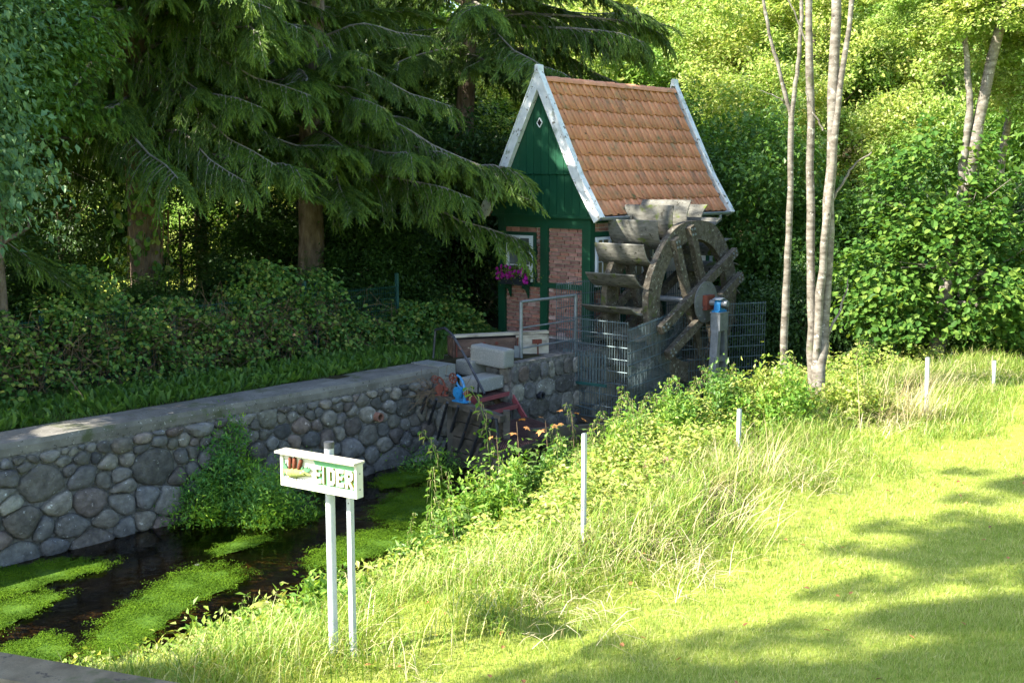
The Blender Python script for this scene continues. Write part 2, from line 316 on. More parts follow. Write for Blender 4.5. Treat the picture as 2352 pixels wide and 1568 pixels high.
# ------------------------------------------------------------------ terrain
UE_W = np.array([-60, -14, -12, -10.9, -8.0, -6.6, -5, -2.5, 4, 10, 60.]); UE_U = np.array([-3.9, -3.9, -3.75, -3.5, -3.5, -2.9, -2.55, -2.3, -2.2, -2.2, -2.2])
def sm(t): t = np.clip(t, 0, 1); return t * t * (3 - 2 * t)
def height(w, u):
    w = np.asarray(w, float); u = np.asarray(u, float)
    ue = np.interp(w, UE_W, UE_U)
    right = -1.47 + 1.47 * sm((ue - u) / np.interp(w, [-13, -11.5], [2.9, 4.1])) + .05 * np.sin(u * 1.7 + w * .6) * sm((ue - u) / 3)
    right = np.where(ue - u > 4.9, np.minimum(right, 0.0) * 0, right)
    step = np.where(w > -2.72, -.5, .3)
    bed = -1.80 + .06 * np.sin(w * 1.3) * np.cos(u * 2.1)
    bed = np.where(u < ue + .35, -1.8 + (.33) * sm((ue + .35 - u) / .35), bed)
    z = np.where(u > step, -.02 + .03 * np.sin(w * 2.1) * np.cos(u * 1.3), np.where(u > ue, bed, right))
    P = HC[:2] + w[..., None] * rv[:2] + u[..., None] * gv[:2]
    far = np.maximum(0, np.hypot(P[..., 0], P[..., 1]) - 27)
    hill = far * np.clip((P[..., 0] + 4) / 14, 0.0, 1) * .30
    return z + np.minimum(hill, 12)
def at_ground(px, py):
    z = 0.0
    for _ in range(30): P = at(px, py, z); l = LH(P); z = .5 * z + .5 * float(height(l[0], l[1]))
    return at(px, py, z)
def gridlines(a, b, step, far):
    core = np.arange(a, b + 1e-6, step); ext = np.array([1, 2, 4, 7, 12, 20, 35, 60, 100, 160.])
    return np.concatenate([a - ext[::-1], core, b + ext])
def add_sheet(name, ws, us, zf, mats, matf=None):
    W_, U_ = np.meshgrid(ws, us, indexing='ij'); Z_ = zf(W_, U_)
    P = HC[None, None] + W_[..., None] * rv + U_[..., None] * gv; P = P.copy(); P[..., 2] = Z_
    b = MB(); nw, nu = len(ws), len(us); i = np.arange(nw - 1)[:, None] * nu + np.arange(nu - 1)[None]
    F = np.stack([i, i + nu, i + nu + 1, i + 1], -1).reshape(-1, 4); V = P.reshape(-1, 3)
    if matf is None: b.add(V, F)
    else:
        cw = (W_[:-1, :-1] + W_[1:, 1:]) / 2; cu = (U_[:-1, :-1] + U_[1:, 1:]) / 2; k = matf(cw, cu).reshape(-1)
        b.V.append(V); b.n = len(V)
        b.F[4].append(F); b.M[4].append(k)
    return tag(b.build(name, mats, smooth=True), kind='structure')
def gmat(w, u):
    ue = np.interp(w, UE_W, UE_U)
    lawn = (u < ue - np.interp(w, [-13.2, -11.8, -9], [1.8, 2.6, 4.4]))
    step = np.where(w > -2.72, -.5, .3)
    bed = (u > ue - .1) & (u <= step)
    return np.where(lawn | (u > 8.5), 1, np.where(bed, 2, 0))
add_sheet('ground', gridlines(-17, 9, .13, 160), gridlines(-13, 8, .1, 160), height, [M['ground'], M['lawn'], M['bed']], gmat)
WZ = -1.40
ws = np.linspace(-22, 14, 3); b = MB()
q = [HW(-24, .3, WZ), HW(-24, -3.9, WZ), HW(14, -3.9, WZ), HW(14, .3, WZ)]
b.add(q, [(0, 1, 2, 3)]); tag(b.build('water', M['water']), kind='structure')

# ------------------------------------------------------------------ foliage generators
def unit(v): return v / (np.linalg.norm(v, axis=-1, keepdims=True) + 1e-9)
def leaves(b, P, D, N, L, Wd, m=0, shape='rhomb', fold=.12, droop=.12):
    n = len(P); L = np.broadcast_to(np.asarray(L, float), (n,))[:, None]; Wd = np.broadcast_to(np.asarray(Wd, float), (n,))[:, None]
    D = unit(D); S = unit(np.cross(D, N)); N = np.cross(S, D)
    if shape == 'rhomb':
        V = np.stack([P, P + D * L * .42 + S * Wd * .5 + N * Wd * fold, P + D * L - N * L * droop, P + D * L * .42 - S * Wd * .5 + N * Wd * fold], 1)
        base = np.arange(n)[:, None] * 4
        F = np.concatenate([base + [0, 1, 2], base + [0, 2, 3]])
        b.add(V.reshape(-1, 3), F, m)
    elif shape == 'round':
        V = np.stack([P, P + D * L * .22 + S * Wd * .40 + N * Wd * fold, P + D * L * .72 + S * Wd * .42 + N * Wd * fold * .6, P + D * L - N * L * droop,
                      P + D * L * .72 - S * Wd * .42 + N * Wd * fold * .6, P + D * L * .22 - S * Wd * .40 + N * Wd * fold], 1)
        base = np.arange(n)[:, None] * 6
        F = np.concatenate([base + [0, 1, 2, 3], base + [0, 3, 4, 5]])
        b.add(V.reshape(-1, 3), F, m)
    elif shape == 'tri':
        V = np.stack([P + S * Wd * .5, P - S * Wd * .5, P + D * L], 1); base = np.arange(n)[:, None] * 3
        b.add(V.reshape(-1, 3), base + [0, 1, 2], m)
def blades(b, P, D0, L, Wd, bend, m=0):
    """curved grass blades: two quads and a tip"""
    n = len(P); L = np.broadcast_to(np.asarray(L, float), (n,))[:, None]; Wd = np.broadcast_to(np.asarray(Wd, float), (n,))[:, None]
    D0 = unit(D0); H = unit(D0 * [1, 1, 0] + 1e-4); S = unit(np.cross(H, [0, 0, 1.])); bend = np.asarray(bend, float).reshape(-1, 1)
    p1 = P + D0 * L * .4; d1 = unit(D0 + H * bend * .6 - np.array([0, 0, 1]) * bend * .3); p2 = p1 + d1 * L * .33
    d2 = unit(d1 + H * bend * .7 - np.array([0, 0, 1]) * bend * .9); p3 = p2 + d2 * L * .27
    V = np.stack([P + S * Wd * .5, P - S * Wd * .5, p1 + S * Wd * .45, p1 - S * Wd * .45, p2 + S * Wd * .3, p2 - S * Wd * .3, p3], 1)
    base = np.arange(n)[:, None] * 7
    b.add(V.reshape(-1, 3), np.concatenate([base + [0, 1, 3, 2], base + [2, 3, 5, 4]]), m)
    k = b.n - n * 7
    b.F[3].append(base + [4, 5, 6] + k); b.M[3].append(np.full(n, m))
def crownpts(n_cl, per, rad, sig, flat=.6, shell=.35, up=0):
    """clumped leaf points inside an ellipsoid"""
    d = unit(rng.normal(size=(n_cl, 3))); r = rng.uniform(shell, 1, n_cl) ** .6
    wob = 1 + .22 * np.sin(d[:, 0] * 4.1 + 1) * np.cos(d[:, 2] * 5.3) + .12 * np.sin(d[:, 1] * 9)
    C = d * (r * wob)[:, None] * np.array(rad)
    P = np.repeat(C, per, 0) + rng.normal(size=(n_cl * per, 3)) * np.array([sig, sig, sig * flat])
    O = unit(np.repeat(d, per, 0) + rng.normal(size=P.shape) * .8)
    return P, O
def crown_mesh(name, n_cl, per, rad, sig, L, mat, shape='rhomb', ratio=.62, flat=.6, shell=.35, trunkless=False):
    b = MB(); P, O = crownpts(n_cl, per, rad, sig, flat, shell)
    D = unit(O * [1, 1, .5] + [0, 0, -.25] + rng.normal(size=P.shape) * .35); N = unit(np.array([0, 0, 1.]) + O * .6 + rng.normal(size=P.shape) * .35)
    s = rng.uniform(.6, 1.2, len(P)) * np.repeat(rng.uniform(.75, 1.35, n_cl), per); leaves(b, P, D, N, L * s, L * ratio * s, 0, shape)
    return b.mesh(name, mat)
def branches_into(b, base, top, rads, n=9, r0=.05, m=0, seed=0):
    rg = np.random.default_rng(seed)
    for i in range(n):
        t = rg.uniform(.35, .95); s = base + (top - base) * t; d = unit(rg.normal(size=3) * [1, 1, .3] + [0, 0, .45]); L = rg.uniform(.5, .95)
        e = s + d * np.array(rads) * L; mid = (s + e) / 2 + rg.normal(size=3) * .12
        b.tube([s, mid, e], [r0 * (1.2 - t), r0 * .6 * (1.2 - t), .006], 5, m)
# ---- spruce bough
def bough_mesh(name, L, nsec, seed, hang=.75, tri=13):
    rg = np.random.default_rng(seed); b = MB(); w1, w2, w3 = rg.uniform(.12, .34), rg.uniform(2.5, 5), rg.uniform(.24, .44)
    ts = np.linspace(0, 1, 9); arc = lambda t: np.array([L * t, w1 * math.sin(t * w2 + seed) * t * 1.6, .10 * L * math.sin(t * 2.6) - w3 * L * t ** 2.0 + .16 * L * max(0, t - .7) * 3 + .06 * math.sin(t * 9 + seed)])
    ax = np.array([arc(t) for t in ts]); b.tube(ax, np.linspace(.032, .006, 9), 5, 1)
    Ps, Ds, Ts = [], [], []
    def twig(p, d, l, rad):          # one needle-covered twiglet
        Ps.append((p, d, l)); Ts.append(rad)
    for i in range(nsec):
        t = .12 + .88 * (i + rg.uniform(0, 1)) / nsec; s = arc(t); side = 1 if i % 2 else -1
        Ls = (1.0 - .5 * t) * L * rg.uniform(.12, .40); dr = unit(np.array([.55 + .5 * t, side * rg.uniform(.5, 1), -.1]))
        pts = [s]
        for k in range(5):
            dr = unit(dr + np.array([0, 0, -hang * .30]) + rg.normal(size=3) * .07); pts.append(pts[-1] + dr * Ls / 5)
        pts = np.array(pts)
        if i % 2 == 0: b.tube(pts, np.linspace(.008, .0025, 6), 3, 1, cap=False)
        for k in range(1, 6):
            for sd in (-1, 1):
                for rep in range(4):
                    p = pts[k - 1] + (pts[k] - pts[k - 1]) * rg.uniform(0, 1); al = pts[k] - pts[k - 1]
                    sv = unit(np.cross(al, [0, 0, 1.]) + 1e-4) * sd
                    d = unit(unit(al) * .75 + sv * rg.uniform(.35, .8) + np.array([0, 0, -hang * rg.uniform(.25, .8)]))
                    twig(p, d, rg.uniform(.08, .18), t > .72 and k > 3)
            twig(pts[k], unit(pts[k] - pts[k - 1]), .14, k == 5)
    P0 = np.array([p for p, d, l in Ps]); D0 = np.array([d for p, d, l in Ps]); L0 = np.array([l for p, d, l in Ps])
    n = len(P0)
    T0 = np.array(Ts, bool); A = unit(np.cross(D0, rg.normal(size=(n, 3)))); B = np.cross(D0, A)
    for mslot, sel in ((0, ~T0), (2, T0)):
        p_, d_, l_, a_, b_ = P0[sel], D0[sel], L0[sel], A[sel], B[sel]; n = len(p_)
        for kk in range(2): leaves(b, p_, d_, np.cross(d_, rg.normal(size=(n, 3))), l_ * 1.02, .017, mslot, 'rhomb', 0.0, 0.0)
        for k in range(tri):
            t = (k + .3) / tri; ang = k * 2.4 + rg.uniform(0, 6.28, n)
            out_ = a_ * np.cos(ang)[:, None] + b_ * np.sin(ang)[:, None]
            p = p_ + d_ * (l_ * t)[:, None]; d = unit(d_ * .8 + out_ * .8)
            leaves(b, p - d * .004, d, np.cross(d, out_) + rg.normal(size=(n, 3)) * .3, .032 * (1 - .25 * t), .0095, mslot, 'tri')
    return b.mesh(name, [M['needle'], M['deadwood'], M['needletip']])
BOUGH = [bough_mesh('bough', 3.0, 58, k, hang=(.75, 1.1, .5, 1.35, .9, .65)[k]) for k in range(6)]
def spruce(loc, h, r0, label, bough_r=3.0, z0=1.6, n=80, lean=(0, 0), crown_top=None, skip=None, seed=1, extra=(), taper_from=.35):
    rg = np.random.default_rng(seed)
    t = thing('spruce_tree', label, 'spruce tree', loc, 0, 'spruce trees behind the river wall')
    b = MB(); zs = np.linspace(-.3, h, 14)
    ctr = lambda z: np.array([lean[0] * z / h, lean[1] * z / h, z])
    b.tube([ctr(z) + [.03 * math.sin(z * 1.3), .03 * math.cos(z), 0] for z in zs], [r0 * (1.25 if z < 0 else 1.08 if z < 1 else 1) * (1 - .88 * max(0, z) / h) + .01 for z in zs], 14, 0)
    b.build('trunk', M['bark'], t, smooth=True)
    for i in range(n):
        f = (i + rg.uniform(0, 1)) / n; z = z0 + (h - z0) * f ** 1.15; rr = bough_r * (1 - max(0, f - taper_from) / (1 - taper_from) * .9)
        a = i * 2.39996 + rg.uniform(-.3, .3)
        if skip and skip(z, a): continue
        s = rr / 3.0 * rg.uniform(.6, 1.15)
        inst('branch', BOUGH[rg.integers(6)], t, ctr(z), (rg.uniform(-.35, .35), rg.uniform(-.12, .2) - .35 * f, a), (s, s, s * rg.uniform(.85, 1.1)))
    for (z, a, s, ty) in extra:
        inst('branch', BOUGH[ty], t, ctr(z), (0, 0, a), (s, s, s))
    return t
# ---- broadleaf crowns shared by several trees
CR = {
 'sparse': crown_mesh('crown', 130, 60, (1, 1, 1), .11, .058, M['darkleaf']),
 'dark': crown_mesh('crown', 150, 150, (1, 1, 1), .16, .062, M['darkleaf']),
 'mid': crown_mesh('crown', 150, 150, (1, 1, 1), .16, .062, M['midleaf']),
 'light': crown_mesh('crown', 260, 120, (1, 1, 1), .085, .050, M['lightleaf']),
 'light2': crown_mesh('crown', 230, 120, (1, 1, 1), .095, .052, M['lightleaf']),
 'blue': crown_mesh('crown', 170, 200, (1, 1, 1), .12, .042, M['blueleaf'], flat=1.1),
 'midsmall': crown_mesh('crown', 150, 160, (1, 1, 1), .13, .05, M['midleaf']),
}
def tree(loc, h, rad, kind, label, group, r0=.12, name='broadleaf_tree', zc=None, lean=(0, 0), cat='tree', rot=None, bark='bark', nb=9):
    t = thing(name, label, cat, loc, 0, group); zc = zc if zc is not None else h - rad[2]
    b = MB(); top = np.array([lean[0], lean[1], zc + rad[2] * .3]); zz = np.linspace(0, 1, 7)
    b.tube([np.array([lean[0] * a ** 1.3, lean[1] * a ** 1.3, -.3 + (top[2] + .3) * a]) for a in zz], r0 * (1.15 - .8 * zz), 9, 0)
    branches_into(b, np.array([0, 0, 0.]), top, (rad[0] * .9, rad[1] * .9, rad[2] * .9), nb, r0 * .5, 0, int(abs(loc[0]) * 31 + abs(loc[1]) * 17) + 3)
    b.build('trunk', M[bark], t, smooth=True)
    c = inst('crown', CR[kind], t, (lean[0], lean[1], zc), (0, 0, rot if rot is not None else random.uniform(0, 6.28)), rad); c['kind'] = 'stuff'
    return t

# ================================================================== river wall of boulders
def clip(poly, p, n):                 # keep side where (x-p).n <= 0
    out = []
    for i in range(len(poly)):
        a, c = poly[i], poly[(i + 1) % len(poly)]
        da, dc = (a - p) @ n, (c - p) @ n
        if da <= 0: out.append(a)
        if (da < 0 < dc) or (dc < 0 < da): out.append(a + (c - a) * da / (da - dc))
    return out
def stone_cells(x0, x1, y0, y1, sites, wts=None):
    cells = []
    for i, s in enumerate(sites):
        poly = [np.array(q, float) for q in ((x0, y0), (x1, y0), (x1, y1), (x0, y1))]
        for j in np.argsort(((sites - s) ** 2).sum(1))[1:26]:
            o = sites[j]; d = o - s; L2 = d @ d
            wt = 0 if wts is None else (wts[i] - wts[j])
            mid = s + d * (.5 + wt / (2 * L2)); poly = clip(poly, mid, d)
            if len(poly) < 3: break
        cells.append(poly)
    return cells
def stone_mesh(poly, gap, depth, rnd, seedv, tf):
    """poly in (a, b) plane -> domed, rounded stone; tf maps (a, b, out) to mesh coordinates"""
    P = np.array(poly); c = P.mean(0); dd = np.linalg.norm(P - c, axis=1).mean()
    if dd < .045: return None
    P = c + (P - c) * max(.3, (1 - gap / dd))
    for _ in range(rnd):              # corner cutting
        Q = []
        for i in range(len(P)):
            a, q = P[i], P[(i + 1) % len(P)]; Q += [a * .75 + q * .25, a * .25 + q * .75]
        P = np.array(Q)
    if len(P) > 20: P = P[::2]
    k = len(P); rings = []
    dep = min(depth, dd * .62)
    for s, o in ((.99, -.05), (1.0, dep * .35), (.90, dep * .8), (.62, dep * 1.0)):
        rings.append([(*(c + (p - c) * (s * (1 + .05 * mnoise.noise(Vector((p[0] * 6, p[1] * 6, seedv + s * 3)))))), o + dep * .35 * mnoise.noise(Vector((p[0] * 5 + s, p[1] * 5, seedv)))) for p in P])
    V = [tf(*v) for rg_ in rings for v in rg_] + [tf(c[0], c[1], dep * (1 + .2 * mnoise.noise(Vector((c[0], c[1], seedv)))))]
    F4 = [(r_ * k + i, r_ * k + (i + 1) % k, (r_ + 1) * k + (i + 1) % k, (r_ + 1) * k + i) for r_ in range(3) for i in range(k)]
    b = MB(); b.add(V, F4); b.F[3].append(np.array([(3 * k + i, 3 * k + (i + 1) % k, 4 * k) for i in range(k)])); b.M[3].append(np.zeros(k, int))
    return b
W0, W1 = -13.4, -3.44
org = HW(W0, 0, 0)
wall = thing('stone_retaining_wall', 'long retaining wall of rounded field stones under a concrete coping, along the stream', 'stone wall', org, HA)
rs = np.random.default_rng(11)
cand = []
z_lo, z_hi = -1.62, -.17
def want(z, x): return .19 + .15 * max(0, min(1, (z_hi - z - .12) / .5)) + (.05 if z < -1.0 else 0)
for _ in range(26000):
    p = np.array([rs.uniform(W0, W1), rs.uniform(z_lo, z_hi)]); r_ = want(p[1], p[0]) * rs.choice([.5, .8, 1.0, 1.35, 1.8])
    if all((p[0] - q[0]) ** 2 + ((p[1] - q[1]) * 1.25) ** 2 > (.5 * (r_ + q[2])) ** 2 * 1.25 for q in cand): cand.append((p[0], p[1], r_))
ASP = 1.22; S_ = np.array([[a, c * ASP] for a, c, _ in cand]); Wt = np.array([(q[2] * .55) ** 2 for q in cand])
cells = [[p_ / np.array([1, ASP]) for p_ in c_] for c_ in stone_cells(W0, W1, z_lo * ASP, z_hi * ASP, S_, Wt)]
b = MB(); b.box((0, .004, -1.9), (W1 - W0, .60, -.13)); b.build('mortar_core', M['mortar'], wall)
ns = 0
for i, poly in enumerate(cells):
    if len(poly) < 3: continue
    q = stone_mesh(poly, rs.uniform(.002, .017), rs.uniform(.05, .12), int(rs.choice([1, 1, 2])), i * 3.1, lambda a, c, o: (a - W0, .02 - o, c))
    if q is None: continue
    q.build('stone', M['boulder'], wall, smooth=True); ns += 1
b = MB()
# coping slab, slightly uneven front edge
nx = 90; xs = np.linspace(0, W1 - W0, nx)
fr = np.array([-.015 + .018 * mnoise.noise(Vector((x * 2.2, 0, 3))) for x in xs]); zt = np.array([.012 * mnoise.noise(Vector((x * 1.2, 5, 3))) for x in xs])
sec = []
for i, x in enumerate(xs):
    sec += [(x, fr[i] + .01, -.15), (x, fr[i], -.06), (x, fr[i] + .015, zt[i] + .0), (x, .30, zt[i] + .012), (x, .62, zt[i] + .004), (x, .63, -.2)]
F = [(i * 6 + j, (i + 1) * 6 + j, (i + 1) * 6 + j + 1, i * 6 + j + 1) for i in range(nx - 1) for j in range(5)]
b.add(sec, F); b.add([sec[-6], sec[-5], sec[-4], sec[-3], sec[-2], sec[-1]], [(0, 1, 2, 3), (0, 3, 4, 5)])
b.build('coping', M['concrete'], wall)
# end block and drain
b = MB(); b.box((W1 - W0 - .34, -.03, -.52), (W1 - W0 + .03, .60, .02)); b.build('end_block', M['granite'], wall)
def pipe_ring(b, c, ax, ro, ri, L, m=0, n=16):
    c = np.array(c, float); ax = np.array(ax, float)
    b.tube([c, c + ax * L], ro, n, m, cap=False); b.tube([c + ax * L, c], ri, n, m, cap=False)
    A = np.cross(ax, [0, 0, 1.]); B_ = np.cross(ax, A); V = []
    for r__ in (ri, ro):
        V += [c + ax * L + r__ * (math.cos(t) * A + math.sin(t) * B_) for t in np.linspace(0, 2 * math.pi, n, endpoint=False)]
    b.add(V, [(i, (i + 1) % n, n + (i + 1) % n, n + i) for i in range(n)], m)
b = MB(); pipe_ring(b, (-5.12 - W0, .1, -.56), (0, -1, 0), .068, .05, .24); pp = b.build('drain_pipe', M['clay'], wall, smooth=False)
b = MB(); b.disc((-5.12 - W0, .0, -.56), (0, 1, 0), .05, .01, 14); b.build('pipe_opening', M['black'], pp)

# ---- quay wall below the mill
QX0, QX1 = -2.74, 1.4
quay = thing('quay_wall', 'squared granite quay wall beside the red steps below the mill', 'stone wall', HW(QX0, 0, 0), HA)
b = MB(); b.box((0, -.62, -1.9), (QX1 - QX0, .9, -.07)); b.box((-.001, -.2, -1.9), (0, .45, -.3)); b.build('mortar_core', M['mortar'], quay)
rows = [-1.62, -1.30, -.98, -.64, -.34, -.05]
for k in range(5):
    x = QX0 + .0
    while x < QX1:
        L = rs.uniform(.22, .52) * (.62 if k == 4 else 1); e = min(x + L, QX1); j4 = rs.uniform(-.03, .03, 4)
        q = stone_mesh([np.array(t_) for t_ in ((x, rows[k] + j4[0] * .6), (e, rows[k] + j4[1] * .6), (e + j4[2] * .6, rows[k + 1] - abs(j4[3]) * .8), (x + j4[3] * .6, rows[k + 1] - abs(j4[2]) * .8))], .012, .05, 1, x * 3 + k, lambda a, c, o: (a - QX0, -.62 - o * .8, c))
        if q is not None: q.build('stone', M['boulder'], quay)
        x = e
for k in range(5):                    # stones of the short return face beside the steps
    y = -.6
    while y < .3:
        L = rs.uniform(.22, .4)
        q = stone_mesh([np.array(t_) for t_ in ((y, rows[k]), (y + L, rows[k]), (y + L, rows[k + 1]), (y, rows[k + 1]))], .014, .05, 1, y * 9 + k, lambda a, c, o: (-o, a, c))
        if q is not None: q.build('stone', M['boulder'], quay)
        y += L
b = MB(); pipe_ring(b, (-2.06 - QX0, -.6, -.60), (0, -1, 0), .062, .046, .12); pp = b.build('drain_pipe', M['dark_iron'], quay)
b = MB(); b.disc((-2.06 - QX0, -.68, -.60), (0, 1, 0), .046, .01, 14); b.build('pipe_opening', M['black'], pp)
b = MB(); b.box((0.0, -.6, -.08), (QX1 - QX0, .9, -.012)); b.build('gravel_top', M['mortar'], quay)

def rough_block(L, D, H, seed, bev=.03):
    """dressed stone block with worn edges, origin at the base centre"""
    import bmesh
    bm = bmesh.new(); bmesh.ops.create_cube(bm, size=1); bmesh.ops.scale(bm, vec=(L, D, H), verts=bm.verts); bmesh.ops.translate(bm, vec=(0, 0, H / 2), verts=bm.verts)
    bmesh.ops.bevel(bm, geom=bm.edges[:], offset=bev, segments=2, affect='EDGES', profile=.6)
    bmesh.ops.subdivide_edges(bm, edges=[e for e in bm.edges if e.calc_length() > .2], cuts=3, use_grid_fill=True)
    for v in bm.verts:
        n_ = mnoise.noise_vector(v.co * 4 + Vector((seed, 0, 0))); v.co += n_ * .016
    me = bpy.data.meshes.new('block'); bm.to_mesh(me); bm.free(); me.materials.append(M['granite']); return me
def block(label, w, u, z, L, D, H, ang, tilt, seed, group='granite blocks at the top of the steps'):
    o = inst('granite_block', rough_block(L, D, H, seed), None, HW(w, u, z), (tilt, 0, ang)); return tag(o, label, 'stone block', group)
# big block lies roughly across; its long side faces the camera
P1, P2 = at(1080, 833, -.02), at(1172, 850, -.06); c = (P1 + P2) / 2; a = math.atan2(P2[1] - P1[1], P2[0] - P1[0])
o = inst('granite_block', rough_block(.70, .28, .30, 1.7, .045), None, c + np.array([.03, .15, .0]), (0, R(3), a)); tag(o, 'large rounded granite block lying slantwise above the steps, before the timber trough', 'stone block', 'granite blocks at the top of the steps')
P1 = at(1062, 862, -.22); o = inst('granite_block', rough_block(.55, .36, .24, 4.1), None, P1 + np.array([.20, .25, 0]), (0, 0, HA)); tag(o, 'middle granite step block between the wall end and the big slanted block', 'stone block', 'granite blocks at the top of the steps')
P1 = at(1068, 900, -.40); o = inst('granite_block', rough_block(.62, .40, .22, 8.1), None, P1 + np.array([.26, .24, 0]), (0, 0, HA)); tag(o, 'lowest granite step block directly above the red metal stairs', 'stone block', 'granite blocks at the top of the steps')

# ---- red metal stairs and platform
FR = [at(1173, 898, -.45), at(1190, 928, -.63), at(1205, 957, -.81)]; FL = [at(1096, 917, -.45), at(1120, 946, -.63), at(1132, 975, -.81)]
stair = thing('metal_steps', 'oxide red steel stair with two grating treads leading down to the platform', 'steps', (FR[1] + FL[1]) / 2)
og = (FR[1] + FL[1]) / 2
for k in range(2):
    A, B_ = FL[k], FR[k]; d = unit(B_ - A); nrm = np.array([-d[1], d[0], 0]); dep = .27
    b = MB(og); b.beam(A - [0, 0, .03], B_ - [0, 0, .03], .012, .065); b.beam(A + nrm * dep - [0, 0, .03], B_ + nrm * dep - [0, 0, .03], .012, .06)
    for s_ in (A, B_): b.beam(s_ - [0, 0, .03], s_ + nrm * dep - [0, 0, .03], .012, .055)
    tr = b.build('tread', M['redsteel'], stair)
    b = MB(og)
    for i in range(1, 24): b.beam(A + (B_ - A) * i / 24 - [0, 0, .008], A + (B_ - A) * i / 24 + nrm * dep - [0, 0, .008], .005, .02)
    for i in range(1, 8): b.beam(A + nrm * dep * i / 8 - [0, 0, .006], B_ + nrm * dep * i / 8 - [0, 0, .006], .005, .012)
    tag(b.build('grating', M['grate'], tr), kind='stuff')
for s_, e_ in ((FR[0] + np.array([.01, 0, 0]), FR[2] + np.array([.06, -.04, -.05])), (FL[0] - np.array([.01, 0, 0]), FL[2] + np.array([.03, -.04, -.05]))):
    b = MB(og); d = unit(e_ - s_); b.beam(s_ - d * .12 - [0, 0, .06], e_ - [0, 0, .06], .025, .10); b.build('stringer', M['redsteel'], stair)
PZ = -.82
p0, p1, p2, p3 = at(1125, 980, PZ), at(1206, 958, PZ), at(1300, 990, PZ), at(1140, 1045, PZ)
plat = thing('grating_platform', 'dark steel grating platform at the foot of the red steps', 'platform', p0)
b = MB(p0)
for i in range(41):
    t_ = i / 40; b.beam(p0 + (p1 - p0) * t_, p3 + (p2 - p3) * t_, .008, .03)
for i in range(19):
    t_ = i / 18; b.beam(p0 + (p3 - p0) * t_, p1 + (p2 - p1) * t_, .008, .02)
tag(b.build('grating', M['grate'], plat), kind='stuff')
for A, B_ in ((p0, p1), (p1, p2), (p2, p3), (p3, p0)):
    b = MB(p0); b.beam(A - [0, 0, .03], B_ - [0, 0, .03], .03, .07); b.build('edge_beam', M['wetwood'], plat)
for P in (p0, p1, p2, p3):
    b = MB(p0); b.box(P + [-.04, -.04, -1.0], P + [.04, .04, -.07]); b.build('post', M['wetwood'], plat)
for k, (a_, c_, z_, lab, hh) in enumerate((((1215, 1000), (1402, 985), -.78, 'long dark sluice plank nearest the maple sapling', .20), ((1310, 1012), (1400, 1003), -.95, 'short grey sluice plank at the waterside, below the long plank', .14), ((1400, 1012), (1470, 1000), -1.0, 'last wet sluice plank under the cage corner', .12))):
    A = at(*a_, z_); B_ = at(*c_, z_); b = MB(A); b.beam(A, B_, .07, hh); o = b.build('sluice_plank', M['wetwood'], loc=A); tag(o, lab, 'plank', 'planks of the sluice')
    b2 = MB(A)
for k, t_ in enumerate((.25, .8)):
    A = at(1215, 1000, -.78) * (1 - t_) + at(1402, 985, -.78) * t_
    b = MB(A); b.box(A + [-.04, .05, -1.0], A + [.04, .13, .06]); tag(b.build('sluice_post', M['wetwood'], loc=A), 'square wet timber post behind the long sluice plank, %s end' % ('left' if k == 0 else 'right'), 'post', 'timber posts of the sluice')

# ---- trash rack, gate beam and winches
A, B_ = HW(-4.22, .0, -.30), at(1155, 962, -.50)
rack = thing('trash_rack', 'slanting rack of dark iron bars hanging from a mossy beam into the stream', 'rack', A)
b = MB(A); b.beam(A, B_, .12, .10); b.build('beam', M['wetwood'], rack)
bd = unit((B_ - A) * [1, 1, 0]); out_ = np.array([bd[1], -bd[0], 0]); out_ = out_ if out_[1] < 0 else -out_
nb = 9; PT = [(985, 915), (1010, 922), (1036, 930), (1062, 936), (1092, 945), (1122, 952), (1140, 962)]; PB = [(934, 1060), (957, 1058), (990, 1062), (1010, 1075), (1035, 1090), (1062, 1100), (1080, 1100)]
for (tx, ty), (bx, by) in zip(PT, PB):
    f = (tx - 955) / 200; T_ = A + (B_ - A) * f + out_ * .07
    zb = -1.62; P = at(bx, by, zb)
    b = MB(A); b.tube([T_ + [0, 0, .0], P], .024, 8); b.build('bar', M['dark_iron'], rack, smooth=True)
b = MB(A); T_ = A + (B_ - A) * .96 + out_ * .07; b.tube([T_, T_ + out_ * .05 + [.12, 0, -.9]], .026, 8); b.build('bar', M['dark_iron'], rack, smooth=True)
gate = thing('sluice_gate', 'dark wet timber sluice gate behind the slanting bars', 'sluice gate', A)
C0 = A + (B_ - A) * .3 - out_ * .18; C1 = A + (B_ - A) * .98 - out_ * .12
for k in range(5):
    b = MB(A); z = -.20 - .24 * k; b.beam(C0 + [0, 0, z - .02], C1 + [0, 0, z + .1], .06, .225); b.build('board', M['wetwood'], gate)
for C_ in (C0, C1):
    b = MB(A); b.box(C_ + [-.05, -.07, -1.5], C_ + [.05, .05, .1]); b.build('post', M['wetwood'], gate)

